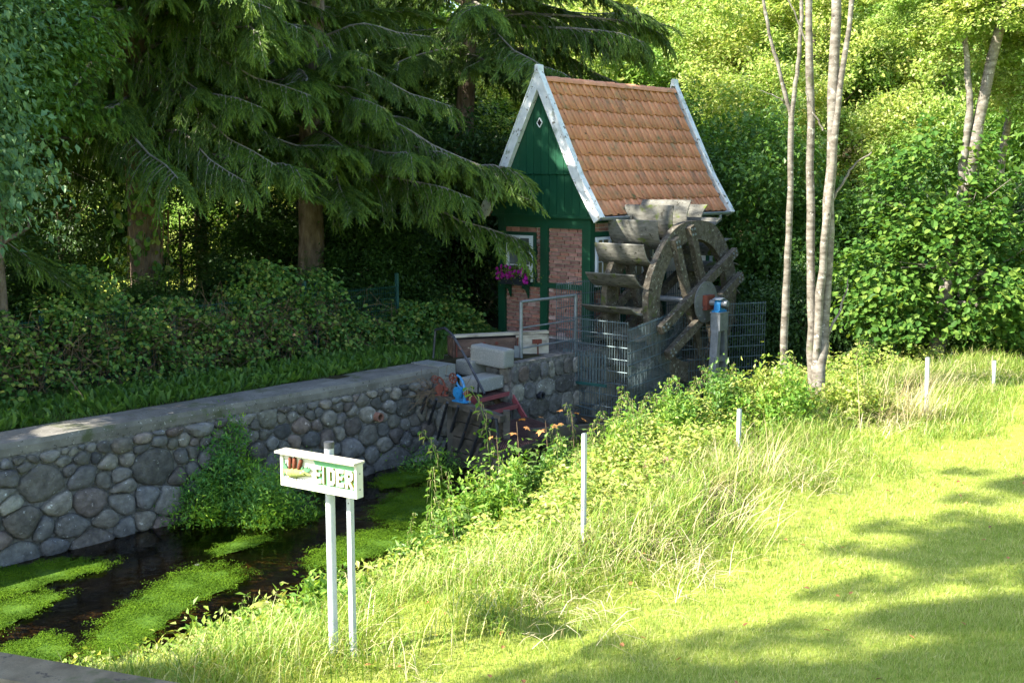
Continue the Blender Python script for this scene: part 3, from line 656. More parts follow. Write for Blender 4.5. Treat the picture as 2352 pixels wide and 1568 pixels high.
def winch(loc, rot, mat, wheelmat, label, s=1.0):
    t = thing('sluice_winch', label, 'winch', loc, rot, 'hand winches on the sluice beam'); t.scale = (s, s, s)
    b = MB(); b.box((-.16, -.07, 0), (.16, .07, .025)); b.box((-.10, -.05, .025), (-.02, .05, .07)); b.build('base_plate', mat, t)
    b = MB(); b.disc((-.06, 0, .16), (0, 1, 0), .105, .09, 26); b.disc((-.06, -.05, .16), (0, 1, 0), .085, .02, 26); b.disc((-.06, -.064, .16), (0, 1, 0), .022, .02, 10); b.build('gear_housing', mat, t)
    b = MB(); pts = [(.07, 0, .02), (.085, 0, .14), (.07, 0, .26), (.03, 0, .36), (-.03, 0, .43), (-.10, 0, .455)]
    b.tube(pts, [.03, .028, .025, .024, .022, .024], 8); b.tube([(-.02, 0, .24), (-.09, 0, .30), (-.13, 0, .38), (-.10, 0, .45)], .018, 8); b.tube([(.07, 0, .24), (-.02, 0, .24)], .02, 8); b.build('arm', mat, t, smooth=True)
    b = MB(); c = np.array([-.17, -.03, .40]); ring = [c + .085 * np.array([math.cos(a_), 0, math.sin(a_)]) + [0, 0, 0] for a_ in np.linspace(0, 2 * math.pi, 19)]
    b.tube(ring, .013, 6, cap=False)
    for k in range(3):
        a_ = k * math.pi / 3 + .3; v = .085 * np.array([math.cos(a_), 0, math.sin(a_)]); b.tube([c - v, c + v], .010, 6)
    b.disc(c, (0, 1, 0), .025, .04, 10); b.tube([c, c + [.10, .03, .03]], .011, 6); hw_ = b.build('handwheel', wheelmat, t, smooth=False)
    b = MB(); b.tube([c + [-.08, 0, .02], c + [-.10, -.09, .05]], .010, 6); b.build('crank_handle', M['dark_iron'], hw_)
    b = MB(); b.disc((.13, 0, .16), (1, 0, 0), .055, .05, 16); b.disc((.10, 0, .16), (1, 0, 0), .025, .09, 10); b.build('side_gear', M['rust'], t)
    return t
tW = atd(1060, 905, (A + (B_ - A) * .57)[1]); P = A + (B_ - A) * .53
winch(P + [0, 0, .05], math.atan2(bd[1], bd[0]), M['blue'], M['rust'], 'bright blue sluice winch with a rusty red handwheel on the mossy beam', .86)
winch(A + (B_ - A) * .30 + np.array([0, 0, .05]), math.atan2(bd[1], bd[0]) + .5, M['rust'], M['rust'], 'rust red old winch with dry twigs hanging on it, left of the blue one', .62)
rg = np.random.default_rng(5); b = MB(); c = A + (B_ - A) * .24 + np.array([0, 0, .16])
for i in range(46):
    s = c + rg.normal(size=3) * [.12, .06, .05]; e = s + unit(rg.normal(size=3) * [1, .5, .7]) * rg.uniform(.15, .5) + [-.05, -.03, -.05]; b.tube([s, (s + e) / 2 + rg.normal(size=3) * .05, e], .0035, 3, cap=False)
tag(b.build('dry_twigs', M['twig']), 'tangle of dry brown twigs caught on the rusty winch', 'twigs', kind='stuff')

# ---- bent handrail by the wall end
z0 = -.02
hp = atd(995, 820, 18.4); q = []
pts = [atd(995, 822, 18.3), atd(1000, 757, 18.3), atd(1022, 753, 18.1), atd(1040, 770, 17.9), atd(1075, 830, 17.6), atd(1113, 905, 17.2)]
hr = thing('bent_handrail', 'bent grey pipe handrail running down beside the granite steps', 'handrail', pts[0])
b = MB(pts[0]); b.tube([pts[0], pts[1] + [0, 0, -.01]], .017, 8); b.build('post', M['dark_iron'], hr, smooth=True)
b = MB(pts[0]); b.tube(pts[1:], .021, 8); b.build('rail', M['dark_iron'], hr, smooth=True)
b = MB(pts[0]); p = atd(1099, 878, 17.35); b.tube([p, atd(1096, 935, 17.35)], .016, 8); b.build('post', M['dark_iron'], hr, smooth=True)

# ---- timber trough before the house
FL_, FRr = at(1045, 822, -.02), at(1258, 812, -.02); d = unit(FRr - FL_); nn = np.array([-d[1], d[0], 0])
tr = thing('timber_trough', 'long weathered timber trough with a bleached white rim in front of the mill', 'trough', FL_)
Lt = np.linalg.norm(FRr - FL_)
def tl(x, y, z): return d * x + nn * y + np.array([0, 0, z])
b = MB(); b.beam(tl(0, .03, .15), tl(Lt * .66, .03, .15), .06, .29); b.build('front_plank', M['oldwood'], tr)
b = MB(); b.beam(tl(Lt * .66, .05, .17), tl(Lt, .05, .17), .07, .32); b.build('front_plank', M['greywood'], tr)
b = MB(); b.beam(tl(-.02, .09, .355), tl(Lt + .03, .09, .365), .12, .045); b.build('top_board', M['greywood'], tr)
b = MB(); b.beam(tl(0, .09, .315), tl(Lt, .09, .325), .07, .03); b.build('rail', M['black'], tr)
b = MB(); b.beam(tl(0, .38, .17), tl(Lt, .38, .17), .06, .32); b.build('back_plank', M['oldwood'], tr)
b = MB(); b.beam(tl(-.0, 0, .16), tl(-.0, .42, .16), .05, .32); b.build('end_plank', M['oldwood'], tr)
b = MB(); b.beam(tl(Lt, .02, .16), tl(Lt, .42, .16), .05, .32); b.build('end_plank', M['greywood'], tr)
for x in (.03, Lt * .67):
    b = MB(); b.beam(tl(x, -.01, .02), tl(x, -.01, .30), .07, .02, up=(1, 0, 0)); b.build('iron_strap', M['rust'], tr)
b = MB(); b.beam(tl(Lt * .83, -.01, .22), tl(Lt * .93, -.01, .22), .03, .07); b.tube([tl(Lt * .88, -.05, .24), tl(Lt * .88, -.06, .0)], .014, 6); b.build('hinge', M['rust'], tr)
for x in (.5, .72):
    b = MB(); b.disc(tl(x, -.01, .22), nn, .028, .03, 10); b.build('bolt', M['rust'], tr)

# ---- galvanised railing
p0 = HW(-2.19, -.35, 0)
rl = thing('steel_railing', 'galvanised tube railing with one post in front of the mill gable', 'railing', p0)
b = MB(); b.tube([(0, 0, -.05), (0, 0, .93)], .030, 10); b.build('post', M['galv'], rl, smooth=True)
b = MB(); b.box((-.11, .0, -.03), (-.02, .02, .20)); b.build('foot_plate', M['galv'], rl)
endw = HW(-.75, -.35, 0) - p0
endw = endw + [0, 0, 0]
for z, r_ in ((.93, .024), (.50, .014), (.16, .014)):
    b = MB(); b.tube([(0, 0, z), endw + [0, 0, z]], r_, 8); b.build('rail', M['galv'], rl, smooth=True)
b = MB(); b.tube([endw + [0, 0, -.05], endw + [0, 0, .93]], .028, 8); b.build('post', M['galv'], rl, smooth=True)

# ================================================================== the mill house
house = thing('mill_house', 'small half timbered brick mill hut with green gable and steep orange tiled roof', 'house', HC, HA)
LW, UW = 4.05, 2.10                   # wall length, gable width; walls from u=-.1 to 2.1, w=0 to 4.05
ZE = 2.25
b = MB(); b.box((.06, -.04, -.05), (LW - .06, 2.04, 2.4)); b.box((-.0, -.08, -.4), (LW, 2.1, .02)); b.build('wall', M['brickmortar'], house)
me_cache = {}
def brick(w0, w1, z0, z1, face, off):
    L = round(w1 - w0, 3); H = round(z1 - z0, 3); key = (face, L, H)
    if key not in me_cache:
        b = MB(); e = .004; D = .03
        for s_, dp in ((0, 0), (e, .004)):
            pass
        if face == 'g': V = [(x, y, z) for x, y, z in ((0, 0, 0), (0, -0, H), (0, -L, H), (0, -L, 0))]
        b = MB()
        if face == 'g':  b.box((-D, 0, 0), (0.02, L, H))
        else: b.box((0, -D, 0), (L, 0.02, H))
        me_cache[key] = b.mesh('brick', M['brick'])
    jit = random.uniform(-.002, .002)
    if face == 'g': inst('brick', me_cache[key], house, (off + jit, w0, z0))
    else: inst('brick', me_cache[key], house, (w0, off + jit, z0))
def brick_panel(a0, a1, z0, z1, face, off, Lb=.20, Hb=.0705):
    nrow = max(1, round((z1 - z0) / Hb)); hb = (z1 - z0) / nrow
    for r_ in range(nrow):
        x = a0 - (Lb / 2 if r_ % 2 else 0) + [0, .03, -.02][r_ % 3]
        while x < a1 - .01:
            s, e = max(x, a0), min(x + Lb, a1)
            if e - s > .03: brick(round(s + .008, 3), round(e - .008, 3), z0 + r_ * hb + .008, z0 + (r_ + 1) * hb - .008, face, off)
            x += Lb
W_OFF = .052
brick_panel(.09, .89, 1.02, 2.02, 'g', W_OFF)
brick_panel(.09, .89, .04, .92, 'g', W_OFF)
brick_panel(1.065, 1.185, 1.02, 2.02, 'g', W_OFF, .13)
brick_panel(1.065, 1.93, .04, .92, 'g', W_OFF)
brick_panel(1.20, 1.95, 1.93, 2.02, 'g', W_OFF)
brick_panel(.10, .95, .04, .92, 's', -.032, .21, .08)
brick_panel(.72, .98, .98, 1.95, 's', -.032, .13, .08)
brick_panel(1.10, 2.3, .04, .92, 's', -.032, .24, .088)
brick_panel(.10, 2.3, 1.98, 2.12, 's', -.032, .21, .07)
def hbox(name, a, c, mat, par=house): b = MB(); b.box(a, c); return b.build(name, M[mat], par)
# timber frame: gable
for (y0, y1, z0, z1) in ((-.10, .085, 0, 2.2), (.895, 1.06, 0, 2.2), (1.935, 2.10, 0, 2.2)): hbox('timber_post', (-.002 - .02, y0, z0), (.09, y1, z1), 'green')
for (y0, y1, z0, z1) in ((.085, .895, .925, 1.015), (1.06, 1.935, .925, 1.0), (.085, .895, 2.025, 2.2), (1.06, 1.935, 2.025, 2.2)): hbox('timber_beam', (-.018, y0, z0), (.09, y1, z1), 'green')
for y in (.86, 1.02):
    b = MB(); b.disc((-.024, y, .97), (1, 0, 0), .016, .012, 8); b.build('peg', M['green'], house)
# side timbers
for w0, w1 in ((.09, .12), (1.0, 1.1), (2.3, 2.42), (3.93, 4.05)): hbox('timber_post', (w0, -.10, 0), (w1 + .0, .05, 2.2), 'green')
for w0, w1 in ((.12, 1.0), (1.1, 2.3), (2.42, 3.93)):
    hbox('timber_beam', (w0, -.098, .925), (w1, .04, .98), 'green'); hbox('timber_beam', (w0, -.098, 1.90), (w1, .04, 1.975), 'green'); hbox('timber_beam', (w0, -.098, 2.13), (w1, .04, 2.25), 'green')
hbox('timber_beam', (-.05, -.12, 2.2), (.05, 2.12, 2.30), 'green')
# windows
def window(face, a0, a1, z0, z1, cols, rows, off, pane='pane', fw=.05):
    def bx(name, a, c, mat, par, o0, o1):
        b = MB()
        if face == 'g': b.box((off - o1, a[0], a[1]), (off - o0, c[0], c[1]))
        else: b.box((a[0], off - o1, a[1]), (c[0], off - o0, c[1]))
        return b.build(name, M[mat], par)
    b = MB(); fr_ = []
    root_b = [((a0, z0), (a0 + fw, z1)), ((a1 - fw, z0), (a1, z1)), ((a0 + fw, z1 - fw), (a1 - fw, z1)), ((a0 + fw, z0), (a1 - fw, z0 + fw))]
    for a, c in root_b:
        if face == 'g': b.box((off - .03, a[0], a[1]), (off + .03, c[0], c[1]))
        else: b.box((a[0], off - .03, a[1]), (c[0], off + .03, c[1]))
    w_ = b.build('window', M['cleanwhite'], house)
    pw = (a1 - a0 - 2 * fw) / cols; ph = (z1 - z0 - 2 * fw) / rows
    for i in range(cols):
        for j in range(rows): bx('pane', (a0 + fw + i * pw + .008, z0 + fw + j * ph + .008), (a0 + fw + (i + 1) * pw - .008, z0 + fw + (j + 1) * ph - .008), pane, w_, -.014, -.008)
    for i in range(1, cols): bx('muntin', (a0 + fw + i * pw - .011, z0 + fw), (a0 + fw + i * pw + .011, z1 - fw), 'cleanwhite', w_, -.012, .006)
    for j in range(1, rows): bx('muntin', (a0 + fw, z0 + fw + j * ph - .010), (a1 - fw, z0 + fw + j * ph + .010), 'cleanwhite', w_, -.010, .008)
    return w_
hbox('window_surround', (.0, 1.185, 1.0), (.07, 1.935, 1.93), 'green')
window('g', 1.25, 1.87, 1.01, 1.87, 2, 3, -.03)
hbox('window_surround', (.12, -.07, .98), (.72, .03, 1.90), 'green')
window('s', .14, .58, .99, 1.88, 2, 2, -.10, 'paneyellow')
hbox('window_surround', (1.1, -.07, .98), (2.3, .03, 1.90), 'green')
window('s', 1.15, 1.65, .99, 1.88, 2, 2, -.10, 'paneyellow')
window('s', 1.70, 2.2, .99, 1.88, 2, 2, -.10, 'pane')
# roof section (u, z) right side from ridge to eave; mirrored on the other side
APU, APZ = 1.0, 4.70
SEC = [(APU, APZ), (.09, 2.93), (-.33, 2.28)]
def sec_at(s, side=1, off=0.0):
    """point at distance s down the slope from the ridge, with outward offset"""
    for (a, c) in zip(SEC[:-1], SEC[1:]):
        L = math.dist(a, c)
        if s <= L + 1e-6 or c == SEC[-1]:
            t = s / L; dx, dz = (c[0] - a[0]) / L, (c[1] - a[1]) / L
            u = a[0] + dx * s; z = a[1] + dz * s; nx, nz = dz, -dx
            u, z = u + nx * off, z + nz * off
            return (u if side == 1 else 2 * APU - u, z, math.atan2(-dz, -dx))
        s -= L
SL = math.dist(SEC[0], SEC[1]) + math.dist(SEC[1], SEC[2])
RW0, RW1 = -.10, 4.22
# gable cladding boards, clipped to the roof line
def roofz(u):
    d = abs(u - APU)
    for (a, c) in zip(SEC[:-1], SEC[1:]):
        da, dc = APU - a[0], APU - c[0]
        if da <= d <= dc: return a[1] + (c[1] - a[1]) * (d - da) / (dc - da)
    return 2.2
bw = .176
for lay, (zb, off, zt) in enumerate(((2.24, -.055, 3.02), (2.985, -.085, 9))):
    k = -7
    while APU + k * bw < 2.5:
        a, c = APU + k * bw, APU + (k + 1) * bw - .008; k += 1
        if max(roofz(a), roofz(c)) < zb + .04 or a < -.30 or c > 2.30: continue
        n_s = 3 if lay else 1; low = []
        for i in range(9):
            u = a + (c - a) * i / 8; low.append((u, zb + (.022 * abs(math.sin(math.pi * (i / 8) * 3)) if lay else 0)))
        up = [(u, max(zb + .03, min(zt, roofz(u) - .03))) for u in (c, (a + c) / 2, a)]
        poly = [(off, u, z) for u, z in low + up]
        b = MB(); b.extrude(poly, (.024, 0, 0)); b.build('cladding_board', M['green'], house)
b = MB(); b.box((-.075, -.25, 2.215), (-.03, 2.25, 2.262)); b.build('drip_moulding', M['green'], house)
# diamond vent
dc = (-.12, 1.02, 3.92); b = MB()
pts = [(0, .085), (.062, 0), (0, -.085), (-.062, 0)]
for i in range(4):
    a, c = pts[i], pts[(i + 1) % 4]; b.beam((dc[0] + .03, dc[1] + a[0], dc[2] + a[1]), (dc[0] + .03, dc[1] + c[0], dc[2] + c[1]), .014, .03, up=(1, 0, 0))
vt = b.build('diamond_window', M['cleanwhite'], house)
b = MB(); b.extrude([(dc[0] + .026, dc[1] + x * .9, dc[2] + z * .9) for x, z in pts], (.004, 0, 0)); b.build('pane', M['black'], vt)
# roof decks
for side in (1, -1):
    b = MB(); P = []
    for (u, z) in SEC: P.append((u if side == 1 else 2 * APU - u, z))
    for (a, c) in zip(P[:-1], P[1:]):
        V = [(RW0 + .05, a[0], a[1] - .02), (RW1 - .05, a[0], a[1] - .02), (RW1 - .05, c[0], c[1] - .02), (RW0 + .05, c[0], c[1] - .02)]
        b.extrude(V, (0, 0, -.05))
    b.build('roof_deck', M['tile'] if side == -1 else M['oldwood'], house)
b = MB(); b.extrude([(LW - .06, -.04, 2.2), (LW - .06, 2.04, 2.2), (LW - .06, 1.9, 2.9), (LW - .06, APU, 4.6), (LW - .06, .1, 2.9)], (.05, 0, 0)); b.build('gable_board', M['green'], house)
# pantiles: S profile shared mesh
TW, NC = .214, 19
TWE = (RW1 - RW0 - .14) / NC; NR = 9; EX = SL / NR
def tile_mesh(L):
    b = MB(); n = 8; prof = []
    for i in range(n + 1):
        x = -.012 + (TWE + .024) * i / n; t = i / n
        h = .030 * math.exp(-((t - .80) / .20) ** 2) - .012 * math.sin(math.pi * min(1, t / .62)) + (.006 if i == 0 else 0)
        prof.append((x, h))
    V = []
    for s, lift in ((0, .030), (L, .0)):            # s=0 lower edge (lifted over the course below)
        for dz in (0, -.014):
            for x, h in prof: V.append((x, -s, h + lift + dz))
    # rows: low-top, low-bot, up-top, up-bot
    m_ = n + 1; F = []
    for i in range(n): F += [(i, i + 1, 2 * m_ + i + 1, 2 * m_ + i), (m_ + i, 3 * m_ + i, 3 * m_ + i + 1, m_ + i + 1), (i, m_ + i, m_ + i + 1, i + 1)]
    b.add(V, F); return b.mesh('tile', M['tile'], True)
TM = tile_mesh(EX + .05)
def place_tile(nm, mesh, w, s_low, side, extra=0):
    u0, z0, _ = sec_at(s_low, side, .0); u1, z1, _ = sec_at(max(0, s_low - EX), side, 0)
    # local x along ridge, local -y up the slope
    upd = np.array([0, u1 - u0, z1 - z0]); upd /= np.linalg.norm(upd); X = np.array([1.0, 0, 0]); Yv = -upd; Zv = np.cross(X, Yv)
    if Zv[2] < 0: Zv = -Zv; X = -X; w = w + TWE
    j = random.uniform(-.008, .008)
    Mx = Matrix(((X[0], Yv[0], Zv[0], w + random.uniform(-.004, .004)), (X[1], Yv[1], Zv[1], u0), (X[2], Yv[2], Zv[2], z0), (0, 0, 0, 1)))
    o = bpy.data.objects.new(nm, mesh); link(o, house); o.matrix_local = Mx @ Matrix.Translation((0, j, random.uniform(0, .003))) ; return o
for r_ in range(NR):
    for c_ in range(NC):
        w = RW0 + .07 + c_ * TWE; s_low = (r_ + 1) * EX + (.01 if r_ == NR - 1 else 0)
        place_tile('roof_tile', TM, w, s_low, 1)
# ridge tiles
rm = MB(); n = 8; V = []
for x, rr in ((0, .105), (.40, .088)):
    for i in range(n + 1):
        a = math.pi * (-.02 + 1.04 * i / n); V.append((x, math.cos(a) * rr, math.sin(a) * rr * .95))
rm.add(V, [(i, i + 1, n + 2 + i, n + 1 + i) for i in range(n)])
V2 = [(0, y * .86, z * .86) for (x, y, z) in V[:n + 1]]; rm.add(V[:n + 1] + V2, [(i, n + 1 + i, n + 2 + i, i + 1) for i in range(n)])
RMm = rm.mesh('ridge_tile', M['tile'], True)
for k in range(12):
    inst('ridge_tile', RMm, house, (RW1 - .06 - k * .345, APU, APZ - .035 + random.uniform(-.004, .004)), (0, 0, math.pi + random.uniform(-.02, .02)))
# bargeboards
def barge(w, thick, sgn, ext=.09):
    for side in (1, -1):
        for seg in range(2):
            b = MB(); a, c = SEC[seg], SEC[seg + 1]; d_ = np.array([c[0] - a[0], c[1] - a[1]]); d_ /= np.linalg.norm(d_); nrm = np.array([d_[1], -d_[0]]) * 1.0
            if nrm[0] > 0: nrm = -nrm
            A = np.array(a) + (0 if seg == 0 else 0) * d_; C_ = np.array(c) + (d_ * .10 if seg == 1 else 0)
            lo, hi = -.085, .075
            def q(P, o, ww): v = P + nrm * o; return (ww, v[0] if side == 1 else 2 * APU - v[0], v[1])
            extra_top = d_ * -.06 if seg == 0 else d_ * 0
            mi = nrm * 0
            # mitre inner end at the ridge so both sides butt on the centre line
            def q2(P, o, ww):
                v = P + nrm * o
                if seg == 0 and abs(P[1] - A[1]) < 1e-6 and o < 0 + 1:
                    t = (APU - .0015 - v[0]) / d_[0] if d_[0] else 0; v = v + d_ * t
                return (ww, v[0] if side == 1 else 2 * APU - v[0], v[1])
            poly = [q2(A, lo, w), q2(A, hi, w), q(C_, hi, w), q(C_, lo, w)]
            b.extrude(poly, (thick * sgn, 0, 0)); b.build('bargeboard', M['white'], house)
            # capping board on top, a little wider than the face board
            b = MB(); w0 = w - .012 * sgn
            poly = [q2(A, hi + .003, w0), q2(A, hi + .028, w0), q(C_, hi + .028, w0), q(C_, hi + .003, w0)]
            b.extrude(poly, (.13 * sgn, 0, 0)); b.build('capping_board', M['white'], house)
    b = MB(); b.extrude([(w - .02 * sgn, APU - .05, APZ + .10), (w - .02 * sgn, APU + .05, APZ + .10), (w - .02 * sgn, APU + .035, APZ + .235), (w - .02 * sgn, APU, APZ + .25), (w - .02 * sgn, APU - .035, APZ + .235)], (.16 * sgn, 0, 0)); b.build('finial', M['white'], house)
barge(-.20, .05, 1); barge(RW1 + .08, .05, -1)
# white soffit strip behind the front barge
for side in (1, -1):
    for seg in range(2):
        a, c = np.array(SEC[seg]), np.array(SEC[seg + 1]); d_ = (c - a) / np.linalg.norm(c - a); nrm = np.array([d_[1], -d_[0]]); nrm = nrm if nrm[0] < 0 else -nrm
        A, C_ = a - nrm * .072 + (d_ * .17 if seg == 0 else 0), c - nrm * .072
        f = (lambda P: P[0]) if side == 1 else (lambda P: 2 * APU - P[0])
        b = MB(); b.extrude([(-.148, f(A), A[1]), (-.10, f(A), A[1]), (-.10, f(C_), C_[1]), (-.148, f(C_), C_[1])], (0, 0, -.03)); b.build('soffit', M['white'], house)
# gutter
b = MB(); n = 8; V = []
for x in (RW0 - .02, RW1 + .03):
    for i in range(n + 1):
        a = math.pi * i / n; V.append((x, -.375 - math.cos(a) * .055, 2.245 - math.sin(a) * .055))
b.add(V, [(i, i + 1, n + 2 + i, n + 1 + i) for i in range(n)])
b.tube([(RW0 - .02, -.43, 2.247), (RW1 + .03, -.43, 2.247)], .009, 6)
gt = b.build('gutter', M['zinc'], house, smooth=True)
for x in (.6, 1.6, 2.6, 3.6):
    b = MB(); b.tube([(x, -.32, 2.26), (x, -.375, 2.18), (x, -.44, 2.26)], .006, 4); b.build('gutter_bracket', M['zinc'], gt)
b = MB(); b.tube([(3.9, -.375, 2.20), (3.9, -.375, 2.10), (3.95, -.16, 1.95), (3.95, -.14, .1)], .035, 10); b.build('downpipe', M['zinc'], gt, smooth=True)
# flower box brackets
for y in (1.32, 1.76):
    b = MB(); poly = [(-.02, y, .95), (-.20, y, .95), (-.19, y, .90), (-.09, y, .85), (-.05, y, .76), (-.02, y, .70)]; b.extrude(poly, (0, .035, 0)); b.build('bracket', M['green'], house)
b = MB(); b.box((.3, -.43, .02), (.65, -.2, .5)); 
# flower box with petunias
fo = HC + rv * (-.115) + gv * 1.58 + np.array([0, 0, .955])
fb = thing('flower_box', 'black flower box under the small gable window', 'flower box', fo, HA)
b = MB(); b.extrude([(-.09, -.31, 0), (.07, -.31, 0), (.08, -.33, .17), (-.10, -.33, .17)], (0, .62, 0)); b.build('box', M['boxblack'], fb)
b = MB(); b.box((-.108, -.337, .150), (-.100, .30, .178)); b.build('rim', M['boxblack'], fb)
pet = thing('petunia_plant', 'magenta petunias spilling over the black flower box', 'flowers', fo + np.array([0, 0, .15]), HA)
b = MB(); n = 900; P = rng.normal(size=(n, 3)) * [.075, .21, .075] + [-.03, 0, .06]; P[:, 2] -= .25 * np.maximum(0, np.abs(P[:, 1]) - .25)
leaves(b, P, rng.normal(size=(n, 3)) + [-.6, 0, .3], rng.normal(size=(n, 3)) + [-.5, 0, .6], .045, .026); f_ = b.build('foliage', leafmat('petunia leaf', [(.10, .17, .03), (.16, .23, .05), (.30, .33, .10)], .3), pet); f_['kind'] = 'stuff'
b = MB()                               # trumpet flower
k5 = 10; rim = [(-.012 + .004 * math.sin(i * 2.5), .034 * (1 + .12 * math.cos(i * math.pi)) * math.cos(2 * math.pi * i / k5), .034 * (1 + .12 * math.cos(i * math.pi)) * math.sin(2 * math.pi * i / k5)) for i in range(k5)]
mid = [(.004, .010 * math.cos(2 * math.pi * i / k5), .010 * math.sin(2 * math.pi * i / k5)) for i in range(k5)]
b.add(rim + mid, [(i, (i + 1) % k5, k5 + (i + 1) % k5, k5 + i) for i in range(k5)]); b.F[3].append(np.array([(k5 + i, k5 + (i + 1) % k5, 2 * k5) for i in range(k5)])); b.M[3].append(np.zeros(k5, int)); b.V.append(np.array([[.02, 0, 0]])); b.n += 1
fm = b.mesh('flower', M['petal'])
for i in range(46):
    y = random.uniform(-.40, .36); z = random.gauss(.07, .07) - .5 * max(0, abs(y) - .26); inst('flower', fm, pet, (-.13 + random.uniform(-.04, .03), y, z), (random.uniform(0, 6), random.uniform(-.5, .6), random.uniform(-.6, .6)), (1.05,) * 3)

# ================================================================== water wheel
WC = np.array([1.30, -1.42, .74])      # w, u of the front ring, z of the axle
whl = thing('waterwheel', 'large weathered wooden water wheel with curved paddles beside the mill', 'water wheel', HW(WC[0], 0, WC[2]), HA)
RF, RB = -1.40, -.52                  # u of the rings
RO, RI = 1.46, 1.11
def rim(y0, y1, name='rim'):
    b = MB(); n = 8; per = 6; V = []
    ang = np.linspace(0, 2 * math.pi, n * per, endpoint=False)
    for y in (y0, y1):
        for a in ang:
            V.append((math.cos(a) * (RO + .02 * math.sin(a * 7)), y, math.sin(a) * (RO + .02 * math.sin(a * 7))))
        for a in ang:
            V.append((math.cos(a) * RI, y, math.sin(a) * RI))
    k = n * per; F = []
    for i in range(k):
        j = (i + 1) % k
        F += [(i, k + i, k + j, j), (2 * k + i, 2 * k + j, 3 * k + j, 3 * k + i), (i, j, 2 * k + j, 2 * k + i), (k + i, 3 * k + i, 3 * k + j, k + j)]
    b.add(V, F); return b.build(name, M['mosswood'], whl)
rim(RF - .06, RF + .06); rim(RB - .06, RB + .06)
# paddles: curved board, shared mesh
b = MB(); n = 8; PR0, PR1 = 1.22, 1.80; V = []; y0, y1 = RF + .075, -.30
ct = []
for i in range(n + 1):
    t = i / n; r_ = PR0 + (PR1 - PR0) * t; off = .115 * math.sin(math.pi * t * .95) - .10 * t
    ct.append((r_, off))
for y in (y0 - .02, y1):
    for dz in (0, .022):
        for r_, o_ in ct: V.append((r_, y, o_ + dz))
m_ = n + 1; F = []
for i in range(n): F += [(i, i + 1, 2 * m_ + i + 1, 2 * m_ + i), (m_ + i, 3 * m_ + i, 3 * m_ + i + 1, m_ + i + 1), (i, m_ + i, m_ + i + 1, i + 1), (2 * m_ + i, 2 * m_ + i + 1, 3 * m_ + i + 1, 3 * m_ + i)]
F += [(n, m_ + n, 3 * m_ + n, 2 * m_ + n), (0, 2 * m_, 3 * m_, m_)]
b.add(V, F); PM = b.mesh('paddle', M['paddle'], False)
NP_ = 20
bk = MB(); bk.box((1.28, RF + .075, .012), (1.40, RF + .13, .06)); BKm = bk.mesh('paddle_block', M['mosswood'])
for k in range(NP_):
    a = 2 * math.pi * (k + .28) / NP_
    # rotate about the axle; the cupped side looks up on the left of the wheel
    o = inst('paddle', PM, whl, (0, 0, 0), (math.pi, -a + 0, 0) if False else (0, -a, 0))
    # mirror the cup through a negative tilt
    o.rotation_euler = (0, -a + R(3), 0)
    inst('paddle_block', BKm, o)
# clasp arms: two pairs per ring
def arm(y, ang, off, flip):
    ca, sa = math.cos(ang), math.sin(ang); L = 1.36; px, pz = -sa * off, ca * off
    b = MB(); b.beam((px - ca * L, y, pz - sa * L), (px + ca * L, y, pz + sa * L), .11, .155, up=(-sa, 0, ca))
    o = b.build('spoke', M['mosswood'], whl)
    bb = MB(); yo = y - .058
    for s_ in (-1, 1):
        for dx, dz in ((-.05, -.035), (.07, .035), (-.03, .04), (.05, -.04)):
            q_ = s_ * (1.24 + dx); bb2 = MB(); bb2.disc((px + ca * q_ - sa * dz, yo, pz + sa * q_ + ca * dz), (0, 1, 0), .022, .02, 10); bb2.build('bolt', M['galv'], o)
for (y, yo2) in ((RF, -.115), (RB, .115)):
    for off in (-.26, .26):
        arm(y + yo2, R(113), off, 0); arm(y + yo2 * .999 - (.0), R(27), off, 1) if False else None
    for off in (-.26, .26):
        arm(y + (yo2 if yo2 < 0 else yo2) * 1.0 + (-.112 if yo2 < 0 else .112), R(27), off, 1)
b = MB(); b.tube([(0, -2.15, 0), (0, .25, 0)], .055, 14); b.build('axle', M['galv'], whl, smooth=True)
b = MB(); b.disc((0, RF - .30, 0), (0, 1, 0), .37, .02, 40); hd = b.build('hub_disc', M['hubsteel'], whl)
for k in range(10):
    a = 2 * math.pi * k / 10 + .2; b = MB(); b.disc((math.cos(a) * .31, RF - .318, math.sin(a) * .31), (0, 1, 0), .018, .02, 8); b.build('rivet', M['hubsteel'], hd)
for k in range(4):
    a = 2 * math.pi * k / 4 + .6; b = MB(); b.disc((math.cos(a) * .16, RF - .318, math.sin(a) * .16), (0, 1, 0), .018, .02, 8); b.build('rivet', M['hubsteel'], hd)
b = MB(); b.box((-.13, RF - .40, -.13), (.13, RF - .312, .13)); b.build('hub_flange', M['rust'], hd)
b = MB(); b.disc((0, RB + .31, 0), (0, 1, 0), .37, .02, 32); b.build('hub_disc', M['hubsteel'], whl)

# steel trestle and bearing
tb = HW(WC[0], -1.98, 0)
ts_ = thing('steel_trestle', 'grey steel A shaped trestle carrying the wheel bearing', 'trestle', tb, HA)
for s_ in (-1, 1):
    b = MB(); b.extrude([(s_ * .02 + s_ * .10, -.08, .56), (s_ * .02 + s_ * .02, -.08, .56), (s_ * .20, -.08, -1.75), (s_ * .31, -.08, -1.75)], (0, .15, 0)); b.build('leg', M['galv'], ts_)
b = MB(); b.box((-.135, -.10, .26), (.135, .09, .57)); b.build('head_plate', M['galv'], ts_)
b = MB(); b.box((-.15, -.115, .57), (.15, .105, .585)); b.build('top_plate', M['galv'], ts_)
b = MB(); b.box((-.21, -.05, -.30), (.21, .04, -.20)); b.build('cross_bar', M['galv'], ts_)
bt = thing('wheel_bearing', 'blue bearing block with a tin cover on top of the trestle', 'bearing', tb + np.array([0, 0, .587]), HA)
